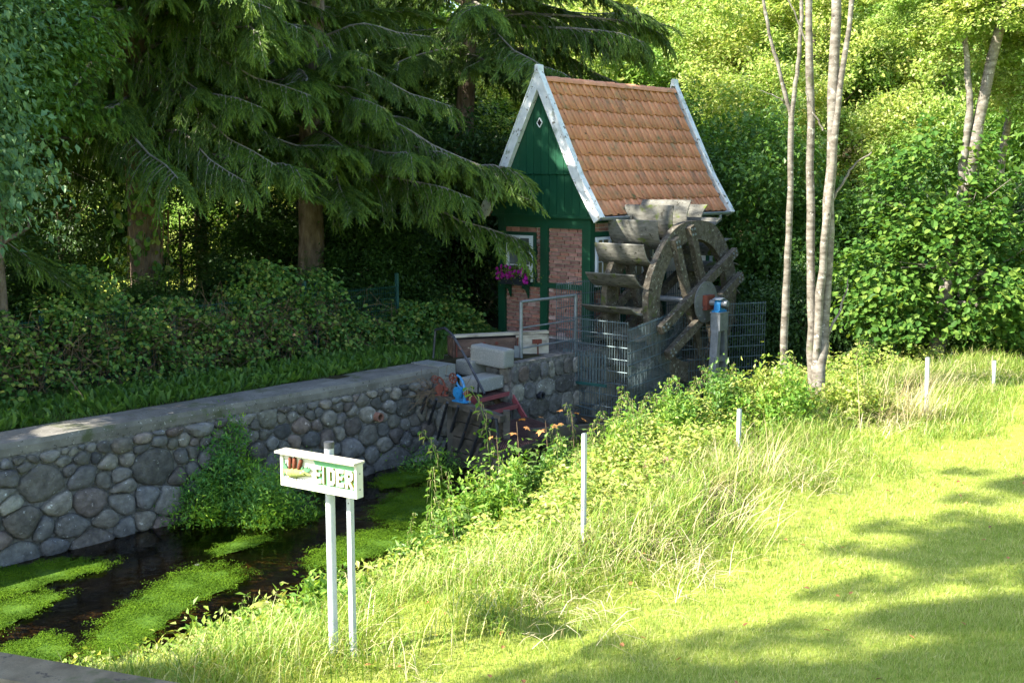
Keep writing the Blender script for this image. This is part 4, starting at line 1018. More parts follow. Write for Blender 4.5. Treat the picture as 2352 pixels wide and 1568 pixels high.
b = MB(); b.box((-.14, -.07, 0), (.14, .07, .03)); b.extrude([(-.09, -.06, .03), (.09, -.06, .03), (.075, -.06, .16), (.04, -.06, .21), (-.04, -.06, .21), (-.075, -.06, .16)], (0, .12, 0)); b.build('block', M['blue'], bt)
b = MB(); b.disc((0, -.075, .125), (0, 1, 0), .062, .04, 18); b.build('end_cap', M['dark_iron'], bt)
b = MB(); b.extrude([(-.11, -.09, .22), (.0, -.09, .245), (.12, -.09, .19), (.12, -.09, .20), (.0, -.09, .255), (-.11, -.09, .23)], (0, .17, 0)); b.build('tin_cover', M['zinc'], bt)

# ================================================================== wire cage round the wheel
ROD = MB(); ROD.tube([(0, 0, 0), (0, 0, 1)], .0055, 4, cap=False); RODm = ROD.mesh('rod', M['wire'])
def rod(par, p, q, r_=1.0):
    p = Vector([float(v) for v in p]); q = Vector([float(v) for v in q]); d = q - p
    o = inst('rod', RODm, par, p, d.to_track_quat('Z', 'Y').to_euler(), (r_, r_, d.length)); return o
cage = thing('wire_mesh_cage', 'blue green welded wire cage standing round the lower half of the wheel', 'cage', HW(-1.02, -1.66, 0))
CO = HW(-1.02, -1.66, 0)
def panel(A, B_, zb, zt, ztb=None, step=.052, hstep=.2, name='mesh_panel', par=None, horiz2=True, stub=.03):
    """A, B_: ground points; zt at A, ztb at B"""
    par = par or cage; ztb = zt if ztb is None else ztb; A = np.array(A, float); B_ = np.array(B_, float); L = np.linalg.norm((B_ - A)[:2]); O = np.array(par.location)
    p = bpy.data.objects.new(name, None); link(p, par)
    bb = MB(); nh = max(2, int(round((zt - zb) / hstep)))
    for i in range(nh + 1):
        f = i / nh; za = zb + (zt - zb) * f; zc = zb + (ztb - zb) * f
        bb.beam(A + [0, 0, za] - O, B_ + [0, 0, zc] - O, .010, .008)
    bb.build('cross_wires', M['wire'], par) if False else None
    for i in range(nh + 1):
        f = i / nh; za = zb + (zt - zb) * f; zc = zb + (ztb - zb) * f; rod(p, A + [0, 0, za] - O, B_ + [0, 0, zc] - O, 1.45)
    nv = int(L / step)
    for i in range(nv + 1):
        f = i / nv; P = A + (B_ - A) * f; rod(p, P + [0, 0, zb] - O, P + [0, 0, zt + (ztb - zt) * f + stub] - O, 1.0)
    return p
c0 = HW(-1.02, -.15, 0); c1 = HW(-1.02, -1.66, 0)
Lp = at(1600, 900, -.6); Lp = HW(1.28, -2.18, 0) if False else None
c2 = c1 + np.array([math.sin(R(34)), math.cos(R(34)), 0]) * 2.05
c3 = c2 + np.array([math.sin(R(68)), math.cos(R(68)), 0]) * 1.75
panel(c0, c1, -1.08, .57); panel(c1, c2, -1.10, .45, .60); panel(c2, c3, -1.10, .66, .66)
c4 = HW(.05, -.18, 0); panel(c0 + np.array([0, 0, 0]), c4, -.1, 1.12, step=.06)
panel(c4, HW(2.9, -.2, 0), .05, 1.12, step=.075)
for nm, A_, B2 in (('base_beam', c0, c1), ('base_beam', c1, c2)):
    b = MB(CO); b.beam(A_ + [0, 0, -1.14], B2 + [0, 0, -1.14], .07, .10); b.build(nm, M['wetwood'], cage)
# rake of stout bars and bent tube on the left panel
rk = thing('bar_rake', 'comb of stout bars with a bent tube hoop on the cage left side', 'rake', HW(-1.10, -.35, 0))
O = HW(-1.10, -.35, 0); y0, y1 = HW(-1.10, -.35, 0), HW(-1.10, -1.30, 0)
b = MB(O); b.beam(y0 + [0, 0, -.52], y1 + [0, 0, -.50], .03, .05); b.build('crossbar', M['fencegreen'], rk)
for i in range(15):
    f = (i + .5) / 15; P = y0 + (y1 - y0) * f; b = MB(O); b.tube([P + [0, 0, -.50], P + [0, 0, .05 - .03 * f]], .010, 6); b.build('bar', M['wire'], rk)
b = MB(O); e0 = y0 + (y1 - y0) * .1; e1 = y0 + (y1 - y0) * .85
b.tube([e0 + [0, 0, -.54], e0 + [0, 0, -.78], e0 + (e1 - e0) * .08 + [0, 0, -.87], e0 + (e1 - e0) * .2 + [0, 0, -.91], e0 + (e1 - e0) * .9 + [0, 0, -.94], e1 + [0, 0, -.86], e1 + [0, 0, -.54]], .013, 6); b.build('hoop', M['wire'], rk, smooth=True)

# ================================================================== posts, sign, parapet
for k, (px, py, z, hh, lab, rd) in enumerate(((1340, 1243, .0, .92, 'pale grey square post with faint black scribbles standing alone in the bank grass', .016), (1696, 1030, -.0, .46, 'short pale post half sunk in nettles, between the scribbled post and the tree stems', .020), (2128, 958, 0, .76, 'white leaning post among dry grass stalks before the round leaved bush', .021), (2283, 885, 0, .36, 'small distant white post in the shade beyond the round leaved bush', .02))):
    P = at_ground(px, py)
    o = thing('marker_post', lab, 'post', P - np.array([0, 0, 0]), HA * 1.0, 'pale marker posts along the bank')
    b = MB(); 
    tilt = (.0, .0, .09, .05)[k] * -1
    b.extrude([(-rd, -rd, -.3), (rd, -rd, -.3), (rd, rd, -.3), (-rd, rd, -.3)], (tilt * .6, 0, hh + .3)); b.build('shaft', M['whitepost'], o)
    b = MB(); b.extrude([(-rd * .8 + tilt * .6, -rd * .8, hh), (rd * .8 + tilt * .6, -rd * .8, hh), (rd * .8 + tilt * .6, rd * .8, hh), (-rd * .8 + tilt * .6, rd * .8, hh)], (0, 0, .006)); b.build('cap', M['galv'], o)
    for z_ in (hh - .05, hh - .16):
        b = MB(); b.disc((-rd - .001 + tilt * .5, 0, z_), (1, 0, 0), .004, .003, 8); b.build('hole', M['black'], o)
    if k == 0:
        rg = np.random.default_rng(3)
        for i in range(9):
            zc = .22 + i * .026; ys = rg.uniform(-.012, .012, 5); b = MB(); pts = [(-rd - .0015, ys[j], zc + rg.uniform(-.012, .014)) for j in range(4)]; b.tube(pts, .0014, 4); b.build('scribble', M['black'], o)
# sign
SB, SA_ = np.array([-.93, 6.90, 0]), np.array([-1.42, 7.74, 0])
s0 = atd(819, 1110, 6.86); s1 = atd(644, 1075, 7.19)
sd = unit((s0 - s1) * [1, 1, 0]); sn = np.array([sd[1], -sd[0], 0]); sn = sn if sn[0] < 0 else -sn   # sd: left to right, sn: towards the viewer
SLn = float(np.linalg.norm((s0 - s1)[:2])); zt, zb = float(atd(833, 1068, 6.86)[2]), float(atd(833, 1146, 6.86)[2])
SO = s1 * [1, 1, 0] + np.array([0, 0, zb]); SH = zt - zb; TH = .062
ang = math.atan2(sd[1], sd[0])
sign = thing('river_sign', 'cream carved wooden sign reading EIDER with a relief of a fish and bulrushes', 'sign', SO, ang)
# local: x right, y away from viewer, z up
fw = .014
b = MB(); b.box((0, .012, 0), (SLn, TH, SH - .0)); b.build('board', M['signcream'], sign)
b = MB(); b.box((0, 0, 0), (SLn, .012, .045)); b.box((0, 0, SH - fw), (SLn, .012, SH)); b.box((0, 0, .045), (.022, .012, SH - fw)); b.box((SLn - .018, 0, .045), (SLn, .012, SH - fw)); b.build('frame', M['signcream'], sign)
b = MB(); b.box((-.02, -.03, SH), (SLn + .005, TH + .012, SH + .014)); b.build('cap_board', M['signtop'], sign)
IX0, IX1 = .45 * SLn, SLn - .018; IZ0, IZ1 = .045, SH - fw
b = MB(); nx = 14; top = [IZ1 - .002] * 2
pl = [(IX0 - .01, IZ1 - .001), (IX1, IZ1 - .001), (IX1, IZ0 + .001), (IX0 + .02, IZ0 + .001), (IX0 + .035, (IZ0 + IZ1) / 2)]
b.extrude([(x, .0085, z) for x, z in pl], (0, .004, 0)); b.build('green_field', M['signgreen'], sign)
def letter(ch, x, z, w, h, st=None):
    sx, sz = w * .30, h * .20; S = []
    if ch == 'E': S = [((0, 0), (sx, h)), ((sx, 0), (w, sz)), ((sx, h - sz), (w, h)), ((sx, h * .42), (w * .82, h * .42 + sz * .8))]
    if ch == 'I': S = [((0, 0), (sx * 1.1, h))]
    if ch == 'D': S = [((0, 0), (sx, h)), ((sx, 0), (w * .80, sz)), ((sx, h - sz), (w * .80, h)), ((w - sx * .9, sz * .6), (w, h - sz * .6))]
    if ch == 'R': S = [((0, 0), (sx, h)), ((sx, h - sz), (w * .85, h)), ((w - sx * .9, h * .52), (w, h - sz * .5)), ((sx, h * .42), (w * .85, h * .42 + sz * .8))]
    root_ = None
    for mat, grow, y0_, y1_, nm in (('letteredge', .006, .0015, .0085, 'olive_edge'), ('letter', 0, -.005, .0014, 'letter_face')):  # olive edge body set slightly right and down behind the cream face
        b = MB()
        for (a, c) in S: b.box((x + a[0] - grow * .2 + (.0 if nm == 'letter_face' else .004), y0_, z + a[1] - grow * .9), (x + c[0] + grow, y1_, z + c[1] - (0 if nm == 'letter_face' else .003)))
        if ch == 'R':
            dxx = .004 if nm != 'letter_face' else 0
            b.extrude([(x + sx * .9 + dxx, y0_, z + h * .42), (x + sx * .9 + w * .30 + grow + dxx, y0_, z + h * .42), (x + w * 1.12 + grow + dxx, y0_, z - grow), (x + w * .80 + dxx, y0_, z - grow)], (0, y1_ - y0_, 0))
        if nm == 'olive_edge': root_ = b.build('letter', M[mat], sign)
        else: b.build('face', M[mat], root_)
lh = (IZ1 - IZ0) * .70; lz = IZ0 + (IZ1 - IZ0) * .10; tot = IX1 - IX0; lw = tot * .175; x = IX0 + tot * .015
for ch in 'EIDER':
    ww = lw if ch != 'I' else lw * .40
    letter(ch, x, lz, ww, lh); x += ww + tot * .045
# relief: bulrushes, reeds, fish, pebbles
for (cx_, cz, ln, tl_) in ((.19 * SLn, .70, .085, .0), (.27 * SLn, .70, .09, .06), (.37 * SLn, .68, .09, .30)):
    zc = IZ0 + (IZ1 - IZ0) * cz; d_ = np.array([math.sin(tl_), 0, math.cos(tl_)])
    c_ = np.array([cx_ * .72, .0, zc]); b = MB(); b.tube([c_ - d_ * ln * .5, c_ - d_ * ln * .42, c_, c_ + d_ * ln * .42, c_ + d_ * ln * .5], [.003, .012, .014, .012, .003], 8); o_ = b.build('bulrush', M['cattail'], sign, smooth=True)
    b = MB(); b.tube([c_ + d_ * ln * .5, c_ + d_ * ln * .68], .002, 5); b.tube([c_ - d_ * ln * .5, (c_ - d_ * ln * .95) * [1, 1, 1]], .003, 5); b.build('stalk', M['reed'], o_)
for (x0, x1, z0_, z1_, wd) in ((.05, .06, .15, .88, .016), (.10, .05, .3, .72, .02), (.12, .16, .3, .70, .018), (.20, .175, .3, .62, .02), (.25, .31, .35, .66, .022), (.30, .38, .42, .72, .02), (.33, .42, .45, .62, .022), (.13, .20, .3, .5, .02)):
    A_ = np.array([x0 * SLn, .006, IZ0 + (IZ1 - IZ0) * z0_]); B3 = np.array([x1 * SLn, .004, IZ0 + (IZ1 - IZ0) * z1_]); b = MB(); dd_ = unit(B3 - A_); pr = np.array([-dd_[2], 0, dd_[0]])
    b.extrude([A_ - pr * wd * .2, A_ * .5 + B3 * .5 - pr * wd * .5, B3, A_ * .5 + B3 * .5 + pr * wd * .5, A_ + pr * wd * .2], (0, -.007, 0)); b.build('reed_leaf', M['reed'], sign)
zc = IZ0 + (IZ1 - IZ0) * .34; b = MB(); xs = np.linspace(.055, .40, 12) * SLn; rr = np.array([.010, .020, .026, .030, .031, .030, .028, .026, .022, .015, .010, .005])
b.tube([(x, .004, zc - .004 * math.sin(i * .6)) for i, x in enumerate(xs)], rr, 10); fs = b.build('fish', M['pike'], sign, smooth=True)
for (x0, z0_, x1, z1_, x2, z2_) in ((.06, .0, .025, .03, .03, -.035), (.12, -.02, .09, -.05, .14, -.045), (.20, -.02, .18, -.052, .215, -.05), (.30, .02, .26, .05, .31, .035)):
    b = MB(); b.extrude([(x0 * SLn, .0, zc + z0_), (x1 * SLn, .0, zc + z1_), (x2 * SLn, .0, zc + z2_)], (0, .012, 0)); b.build('fin', M['pike'], fs)
b = MB(); b.disc((.345 * SLn, -.016, zc + .008), (0, 1, 0), .004, .006, 8); b.build('eye', M['black'], fs)
for i in range(9):
    b = MB(); cx_ = (.06 + .035 * i) * SLn; b.tube([(cx_ - .014, .008, IZ0 + .006), (cx_, .004, IZ0 + .009), (cx_ + .014, .008, IZ0 + .006)], [.003, .008, .003], 7); b.build('pebble', M['pebble'], sign, smooth=True)
for x_, z_ in ((.5 * SLn, SH * .75),):
    for dz in (.25, .72): b = MB(); b.disc((SLn + .0005, TH * .5, SH * dz), (1, 0, 0), .0045, .003, 8); b.build('screw', M['dark_iron'], sign)
# posts of the sign
cpt = s1 * [1, 1, 0] + sd * SLn * .50 - sn * (TH + .05); cpt[2] = float(height(*LH(cpt)[:2])); ptop = np.array([cpt[0], cpt[1], zt + .045])
rp = thing('round_sign_post', 'round grey steel tube post with a black cap behind the river sign', 'post', cpt)
b = MB(); b.tube([(0, 0, -.4), (0, 0, ptop[2] - cpt[2])], .030, 20); b.build('tube', M['whitepost'], rp, smooth=True)
b = MB(); b.tube([(0, 0, ptop[2] - cpt[2]), (0, 0, ptop[2] - cpt[2] + .04)], .032, 20); b.build('cap', M['dark_iron'], rp)
b = MB(); b.box((-.045, -.045, ptop[2] - cpt[2] - .10), (.05, .045, ptop[2] - cpt[2] - .085)); b.build('bracket', M['whitepost'], rp)
p2 = at_ground(812, 1506)
sp = thing('square_sign_post', 'square pale steel post holding the right part of the river sign', 'post', p2, ang)
b = MB(); hh = zb - p2[2] + .03; b.box((-.016, -.02, -.4), (.017, .014, hh)); b.build('shaft', M['whitepost'], sp)
for z_ in (.15, .45, .72, .9): b = MB(); b.disc((.0, -.021, z_ * hh), (0, 1, 0), .004, .002, 8); b.build('hole', M['black'], sp)
# concrete parapet in the lower left corner
pa, pb = at(-260, 1449, .20), at(520, 1583, .20); pdn = unit((pb - pa) * [1, 1, 0]); pn = np.array([pdn[1], -pdn[0], 0]); pn = pn if pn[1] < 0 else -pn
par = thing('concrete_parapet', 'mossy concrete parapet of the bridge in the near left corner', 'parapet', pa)
b = MB(); n = 30; Lp_ = np.linalg.norm(pb - pa); V = []
for i in range(n + 1):
    x = Lp_ * i / n; e = .006 * mnoise.noise(Vector((x * 6, 1, 1))); B0 = pdn * x
    for (y, z) in ((0, -1.9), (0, -.012), (.012 + e, e * .5), (.30, .0 + e), (.315, -.015), (.315, -1.9)): V.append(B0 + pn * y + [0, 0, z])
b.add(V, [(i * 6 + j, i * 6 + j + 1, (i + 1) * 6 + j + 1, (i + 1) * 6 + j) for i in range(n) for j in range(5)])
b.build('wall', M['parapet'], par)

# ================================================================== spruces behind the wall
def px_at(x, Y): return (x - 1176) / 2672 * Y
TA = spruce((px_at(335, 19.6), 19.6, 0), 16.5, .28, 'nearest big spruce left of centre with drooping boughs over the hedge', 3.4, 3.9, 124, seed=3, extra=[(3.2, -.5, 1.1, 0), (3.3, -.1, 1.0, 2), (3.6, -.8, 1.1, 3), (3.5, -2.5, .95, 1)] + [(4.0 + .24 * i, -1.57 + 1.15 * math.sin(i * 2.1), 1.0 + .12 * math.cos(i * 1.7), i % 6) for i in range(16)])
TB = spruce((px_at(706, 21.8), 21.8, 0), 13.5, .26, 'spruce with sun dappled trunk whose long boughs reach the mill gable', 2.7, 3.5, 110, lean=(.5, 0), seed=5,
            extra=[(3.2, -.33, 1.34, 0), (2.9, -.50, 1.18, 1), (3.5, -.25, 1.36, 2), (3.7, -.62, 1.1, 5), (2.75, -.40, 1.30, 4), (3.4, -.85, 1.05, 0), (3.9, -.42, 1.15, 3), (3.05, -1.1, 1.0, 2), (3.3, -.15, 1.25, 5), (4.3, -.9, .9, 1), (4.8, -.5, .9, 4)], skip=lambda z, a: z > 3.9 and math.cos(a + .35) > .75 and (int(z * 10) % 3))
TC = spruce((px_at(580, 24.3), 24.3, 0), 12, .17, 'slender dark spruce with ivy between the two thick spruces', 2.6, 3.6, 50, seed=8)
TD = spruce((px_at(1062, 25.8), 25.8, 0), 14, .26, 'spruce behind the mill with bare lower trunk and hanging boughs above the ridge', 3.6, 5.1, 84, seed=12, lean=(.3, 0),
            extra=[(5.6, .1, 1.25, 3), (6.0, -.25, 1.3, 1), (6.6, .25, 1.3, 0), (7.0, -.1, 1.35, 2), (6.3, 0, 1.4, 1)])
spruce((-8.9, 16.0, 0), 16.5, .28, 'spruce at the left edge of the wood, beside the blue green tree', 2.9, 2.6, 60, seed=21)
spruce((-11.6, 12.4, 0), 13.5, .28, 'spruce standing on the left bank outside the view, upstream of the bridge', 3.2, 2.5, 48, seed=22)
spruce((-14.2, 15.2, 0), 14, .28, 'second spruce on the left bank outside the view', 3.2, 2.5, 44, seed=23)
spruce((-9.4, 21.5, 0), 14, .25, 'spruce deep in the wood behind the nearest big spruce', 3.0, 3.2, 54, seed=25)

# broadleaf trees of the dark wood
GD = 'dark broadleaf trees in the wood behind the spruces'
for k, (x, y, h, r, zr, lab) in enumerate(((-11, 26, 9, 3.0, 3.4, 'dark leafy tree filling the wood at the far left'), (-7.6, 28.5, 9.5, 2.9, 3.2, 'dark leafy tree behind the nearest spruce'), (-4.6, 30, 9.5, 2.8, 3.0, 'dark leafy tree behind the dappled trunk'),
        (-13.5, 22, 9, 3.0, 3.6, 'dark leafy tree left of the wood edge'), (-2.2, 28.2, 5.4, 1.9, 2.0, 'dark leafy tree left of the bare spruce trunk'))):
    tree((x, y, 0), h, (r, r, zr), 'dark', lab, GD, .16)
# pale blue-green tree at the left edge
t = tree((-7.1, 13.6, 0), 7.2, (1.9, 1.9, 2.5), 'blue', 'blue green leafy tree hanging in at the upper left edge', None, .12, zc=4.9)
tree((-6.9, 15.6, 0), 6.6, (1.5, 1.5, 1.8), 'mid', 'mid green leafy tree behind the blue green tree at the left edge', None, .1, zc=5.0)
# sunlit growth beyond the wood, seen through the gaps
GL = 'sunlit bushes beyond the wood'
for k, (x, y, r, zr) in enumerate(((-17, 36, 3, 2.2), (-13, 35, 2.8, 2.0), (-9.4, 36, 2.6, 2.1), (-6.4, 35, 2.6, 2.2), (-3.2, 35.5, 2.6, 2.2), (-0.2, 34.5, 2.6, 2.4))):
    tree((x, y, 0), zr * 1.75, (r, r, zr), 'light2', ('sunlit bush glowing far behind the trunks, left of the nearest spruce', 'sunlit bush glowing behind the nearest spruce trunk', 'sunlit bush glowing between nearest and slender spruce', 'sunlit bush glowing behind the slender spruce', 'sunlit bush glowing behind the dappled trunk', 'sunlit bush glowing left of the mill gable')[k], GL, .1, 'bush', cat='bush')
# dark shrubs under the spruces
GS = 'dark shrubs under the spruces'
for k, (w, u, r, zr, lab) in enumerate(((-1.4, 4.1, 1.25, 1.25, 'dark dense shrub left of the mill, nearest to the corner post'), (-1.9, 3.9, 1.0, 1.0, 'dark shrub right of the dappled trunk'), (-.2, 5.2, 1.5, 1.7, 'tall dark shrub behind the left edge of the mill'),
        (-2.6, 5.8, 1.2, 1.2, 'dark shrub deep behind the dappled trunk'), (-4.6, 4.2, .8, .75, 'low dark shrub between the slender and the dappled trunk'), (-6.3, 3.9, .8, .7, 'low dark shrub right of the nearest spruce'),
        (-8.6, 4.0, 1.2, 1.0, 'dark shrub left of the nearest spruce'), (-10.2, 4.2, 1.2, 1.1, 'dark shrub at the left edge of the view'), (-7.4, 6.5, 1.0, .9, 'dark shrub in the gap behind the nearest spruce'),
        (1.2, 4.6, 1.6, 2.2, 'tall dark shrub directly behind the mill'), (3.2, 3.4, 1.5, 2.1, 'dark shrub behind the far mill corner'))):
    P = HW(w, u, 0); tree(P, zr * 1.9, (r, r, zr), 'dark', lab, GS, .05, 'dark_shrub', cat='shrub', zc=zr * .92, nb=5)
for k, (x, y, r, zr, zc, lab) in enumerate(((-9.2, 24.2, 1.7, 1.9, 1.9, 'thin leaved dark sapling thicket at the far left behind the hedge'), (-7.0, 24.6, 1.3, 1.7, 1.7, 'thin leaved thicket left of the slender spruce'), (-11.4, 22.6, 1.8, 2.0, 1.9, 'thin leaved thicket at the left picture edge'), (-4.7, 25.6, 1.1, 1.5, 2.2, 'thin leaved thicket between the slender and dappled trunks'),
        (-8.0, 20.6, 1.0, 1.3, 2.0, 'thin leaved dark shrub left beside the nearest spruce'), (-2.6, 24.2, 1.5, 1.6, 2.0, 'thin leaved thicket right of the dappled trunk'), (-10.2, 27.5, 1.8, 2.0, 2.2, 'thin leaved thicket deep in the far left wood'), (-6.0, 27.5, 1.6, 2.2, 2.6, 'thin leaved thicket deep behind the slender spruce'))):
    tree((x, y, 0), zr * 2, (r, r, zr), 'sparse', lab, 'thin thickets in the gaps of the wood', .05, 'thicket', cat='thicket', zc=zc, nb=12)
# ================================================================== right side growth
GR = 'dense dark bushes right of the mill'
for k, (x, y, r, zr, kind, lab) in enumerate(((5.0, 24.0, 1.25, 1.35, 'dark', 'dark creeper covered bush right behind the water wheel'), (5.9, 23.2, 1.1, 1.5, 'dark', 'dark bush behind the wire cage end'), (5.6, 26.6, 1.9, 2.1, 'mid', 'green bush beside the far roof corner'),
        (7.6, 26.0, 1.9, 2.1, 'mid', 'green bush behind the pale tree stems'), (9.6, 25.6, 2.0, 2.3, 'dark', 'dark bush between pale stems and leaning tree'), (11.8, 25.6, 2.2, 2.6, 'mid', 'green bush behind the leaning trunks'),
        (3.9, 29.0, 1.9, 2.2, 'midsmall', 'green bush rising right of the roof ridge end'), (10.2, 22.4, 1.3, 1.5, 'dark', 'dark bush at the right edge in the shade'), (11.6, 23.0, 1.4, 1.9, 'mid', 'shaded bush at the far right edge'), (7.0, 23.2, 1.0, 1.4, 'dark', 'dark bush between pale stems and round leaved bush'))):
    z0 = float(height(*LH((x, y, 0))[:2])); tree((x, y, z0), zr * 2, (r, r, zr), kind, lab, GR, .06, 'bush', cat='bush', zc=zr * .95, nb=6)
GB = 'sunlit trees on the slope behind'
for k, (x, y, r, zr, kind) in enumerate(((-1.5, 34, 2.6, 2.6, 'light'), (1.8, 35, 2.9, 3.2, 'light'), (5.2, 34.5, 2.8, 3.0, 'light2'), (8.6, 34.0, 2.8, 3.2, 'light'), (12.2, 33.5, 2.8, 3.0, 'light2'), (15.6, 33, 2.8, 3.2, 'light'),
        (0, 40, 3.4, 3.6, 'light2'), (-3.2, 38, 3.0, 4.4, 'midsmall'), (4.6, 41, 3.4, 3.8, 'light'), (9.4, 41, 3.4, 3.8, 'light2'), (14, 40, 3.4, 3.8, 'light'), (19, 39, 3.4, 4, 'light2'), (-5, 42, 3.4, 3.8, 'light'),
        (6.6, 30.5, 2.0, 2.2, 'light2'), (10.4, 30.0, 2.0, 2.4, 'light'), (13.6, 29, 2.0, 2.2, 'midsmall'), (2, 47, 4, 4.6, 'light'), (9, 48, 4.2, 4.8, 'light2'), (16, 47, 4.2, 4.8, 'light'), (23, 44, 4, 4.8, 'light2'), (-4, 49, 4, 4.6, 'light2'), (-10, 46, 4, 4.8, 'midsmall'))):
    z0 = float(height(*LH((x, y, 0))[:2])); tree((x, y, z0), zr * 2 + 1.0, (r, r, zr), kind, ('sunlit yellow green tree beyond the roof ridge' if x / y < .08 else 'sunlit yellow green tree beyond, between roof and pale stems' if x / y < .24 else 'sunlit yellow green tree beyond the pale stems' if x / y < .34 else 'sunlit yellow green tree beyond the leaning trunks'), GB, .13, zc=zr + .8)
# leaning alders upper right
def stemtree(name, label, paths, bark, crown=None, group=None, cat='tree', fixed=False):
    t = thing(name, label, cat, paths[0][0][0], 0, group); O = np.array(paths[0][0][0])
    for pts, rad in paths:
        P = np.array(pts, float) - O; f = np.linspace(0, 1, len(P)); ff = np.linspace(0, 1, 16)
        Q = np.stack([np.interp(ff, f, P[:, k]) for k in range(3)], 1); Q[1:-1] += rng.normal(size=(14, 3)) * .008
        rr = np.interp(ff, np.linspace(0, 1, len(rad)), rad); b = MB(); b.tube(Q, rr * (1 + .06 * rng.normal(size=16)), 10); b.build('trunk', M[bark], t, smooth=True)
    for (c, r_, kind) in (crown or []):
        o = inst('crown', CR[kind], t, np.array(c) - O, (0, 0, 0 if fixed else random.uniform(0, 6)), r_); o['kind'] = 'stuff'
    return t
b20 = lambda x, y, Y=19.7: atd(x, y, Y)
stemtree('alder_tree', 'leaning brown alder trunk with sunlit pale foliage at the upper right', [([b20(2150, 800) * [1, 1, 0], b20(2185, 600), b20(2222, 420), b20(2262, 200), b20(2330, -60)], [.14, .125, .11, .095, .07]), ([b20(2195, 560), b20(2212, 380), b20(2228, 250), b20(2215, 60)], [.08, .07, .06, .04])], 'palebark',
         [((8.3, 20.0, 6.0), (1.7, 1.5, 1.15), 'light'), ((9.3, 20.4, 4.7), (1.2, 1.2, 1.0), 'light2'), ((7.2, 20.6, 5.9), (1.0, 1.0, .8), 'light2')])
stemtree('alder_tree', 'slim leaning alder at the right edge, right of the thick leaning trunk', [([b20(2235, 740, 21.5) * [1, 1, 0], b20(2270, 540, 21.5), b20(2300, 380, 21.5), b20(2335, 150, 21.5), b20(2350, -60, 21.5)], [.085, .08, .07, .05, .04])], 'palebark', [((10.2, 21.2, 5.9), (1.4, 1.3, 1.5), 'midsmall')])
# pale multi-stem trees in front
b15 = lambda x, y, Y=15.4: atd(x, y, Y)
G15 = 'pale barked young trees on the bank'
stemtree('pale_stem_tree', 'slender pale stem left of the clump, forking near the top of the picture', [([atd(1800, 925, 16.0), b15(1802, 760, 16.0), b15(1811, 540, 16.0), b15(1818, 270, 16.0)], [.060, .052, .045, .040]), ([b15(1818, 275, 16), b15(1836, 120, 16), b15(1845, -120, 16)], [.034, .026, .02]), ([b15(1818, 275, 16), b15(1775, 110, 16), b15(1740, -60, 16)], [.03, .024, .016]), ([b15(1813, 245, 16), b15(1790, 225, 16), b15(1740, 205, 16)], [.012, .008, .003])], 'palebark', group=G15)
stemtree('pale_stem_tree', 'clump of three tall pale stems rising from one foot on the bank', [([atd(1874, 935, 15.2), b15(1890, 760), b15(1903, 500), b15(1916, 200), b15(1922, -150)], [.095, .078, .072, .068, .06]), ([b15(1866, 905, 15.5), b15(1862, 650, 15.5), b15(1862, 380, 15.5), b15(1856, -150, 15.5)], [.060, .056, .052, .045]), ([b15(1872, 850, 15.3), b15(1893, 560, 15.3), b15(1925, 250, 15.3), b15(1965, -60, 15.3)], [.055, .048, .042, .03]),
         ([b15(1888, 790), b15(1925, 720), b15(1945, 665), b15(1948, 640)], [.02, .016, .012, .008]), ([b15(1908, 470), b15(1935, 420), b15(1965, 375), b15(2002, 350)], [.02, .017, .013, .009]), ([b15(1862, 150, 15.5), b15(1840, 60, 15.5), b15(1790, -40, 15.5)], [.015, .012, .008]), ([b15(1890, 300), b15(1860, 240), b15(1850, 200)], [.012, .01, .006])], 'palebark', group=G15)
# round leaved alder bush
bush = thing('round_leaved_bush', 'big bush of round glossy green leaves behind the dry grass on the right', 'bush', (7.55, 19.6, 0))
b = MB(); branches_into(b, np.array([0, 0, 0.]), np.array([0, 0, 2.2]), (1.8, 1.5, 1.9), 26, .03, 0, 4); b.build('stems', M['palebark'], bush)
b = MB()
for (cx_, cy_, cz_, rx, rz, ncl) in ((0, 0, 1.35, 1.75, 1.35, 120), (-.3, .2, 2.7, 1.1, 1.1, 58), (1.0, .1, 1.2, 1.2, 1.1, 50), (-1.3, -.1, 1.0, .8, .95, 36)):
    P, O_ = crownpts(ncl, 48, (rx, rx * .9, rz), .15, .8, .45); P = P + [cx_, cy_, cz_]; P[:, 2] = np.maximum(P[:, 2], .08)
    D = unit(O_ * [1, 1, .2] + [0, 0, -.35] + rng.normal(size=P.shape) * .3); N = unit(np.array([0, -.15, .9]) + O_ * .55 + rng.normal(size=P.shape) * .3); s = rng.uniform(.6, 1.2, len(P))
    leaves(b, P, D, N, .115 * s, .108 * s, 0, 'round')
tag(b.build('foliage', M['alder'], bush), kind='stuff')

# ================================================================== hedge and fence behind the wall
FU = 2.6
fen = thing('green_wire_fence', 'dark green wire mesh fence half buried in brambles behind the river wall', 'fence', HW(-13, FU, 0), HA)
for w in (-11.4, -8.86, -6.8, -4.3, -4.05, -2.2):
    b = MB(); b.box((w + 13 - .025, -.025, -.2), (w + 13 + .025, .025, 1.16 if w < -5 else 1.24)); b.build('post', M['fencegreen'], fen)
b = MB()
for z in np.arange(.1, 1.1, .1): b.tube([(0, -.03, z), (10.8, -.03, z)], .0035 if z < .95 else .006, 4, cap=False)
for x in np.arange(0, 10.8, .05): b.tube([(x, -.03, .02), (x, -.03, 1.04)], .0028, 3, cap=False)
tag(b.build('wire_mesh', M['fencegreen'], fen), kind='stuff')
hedge = thing('bramble_hedge', 'tangled hedge of brambles and hop leaves overgrowing the green fence', 'hedge', HW(-13, FU, 0), HA)
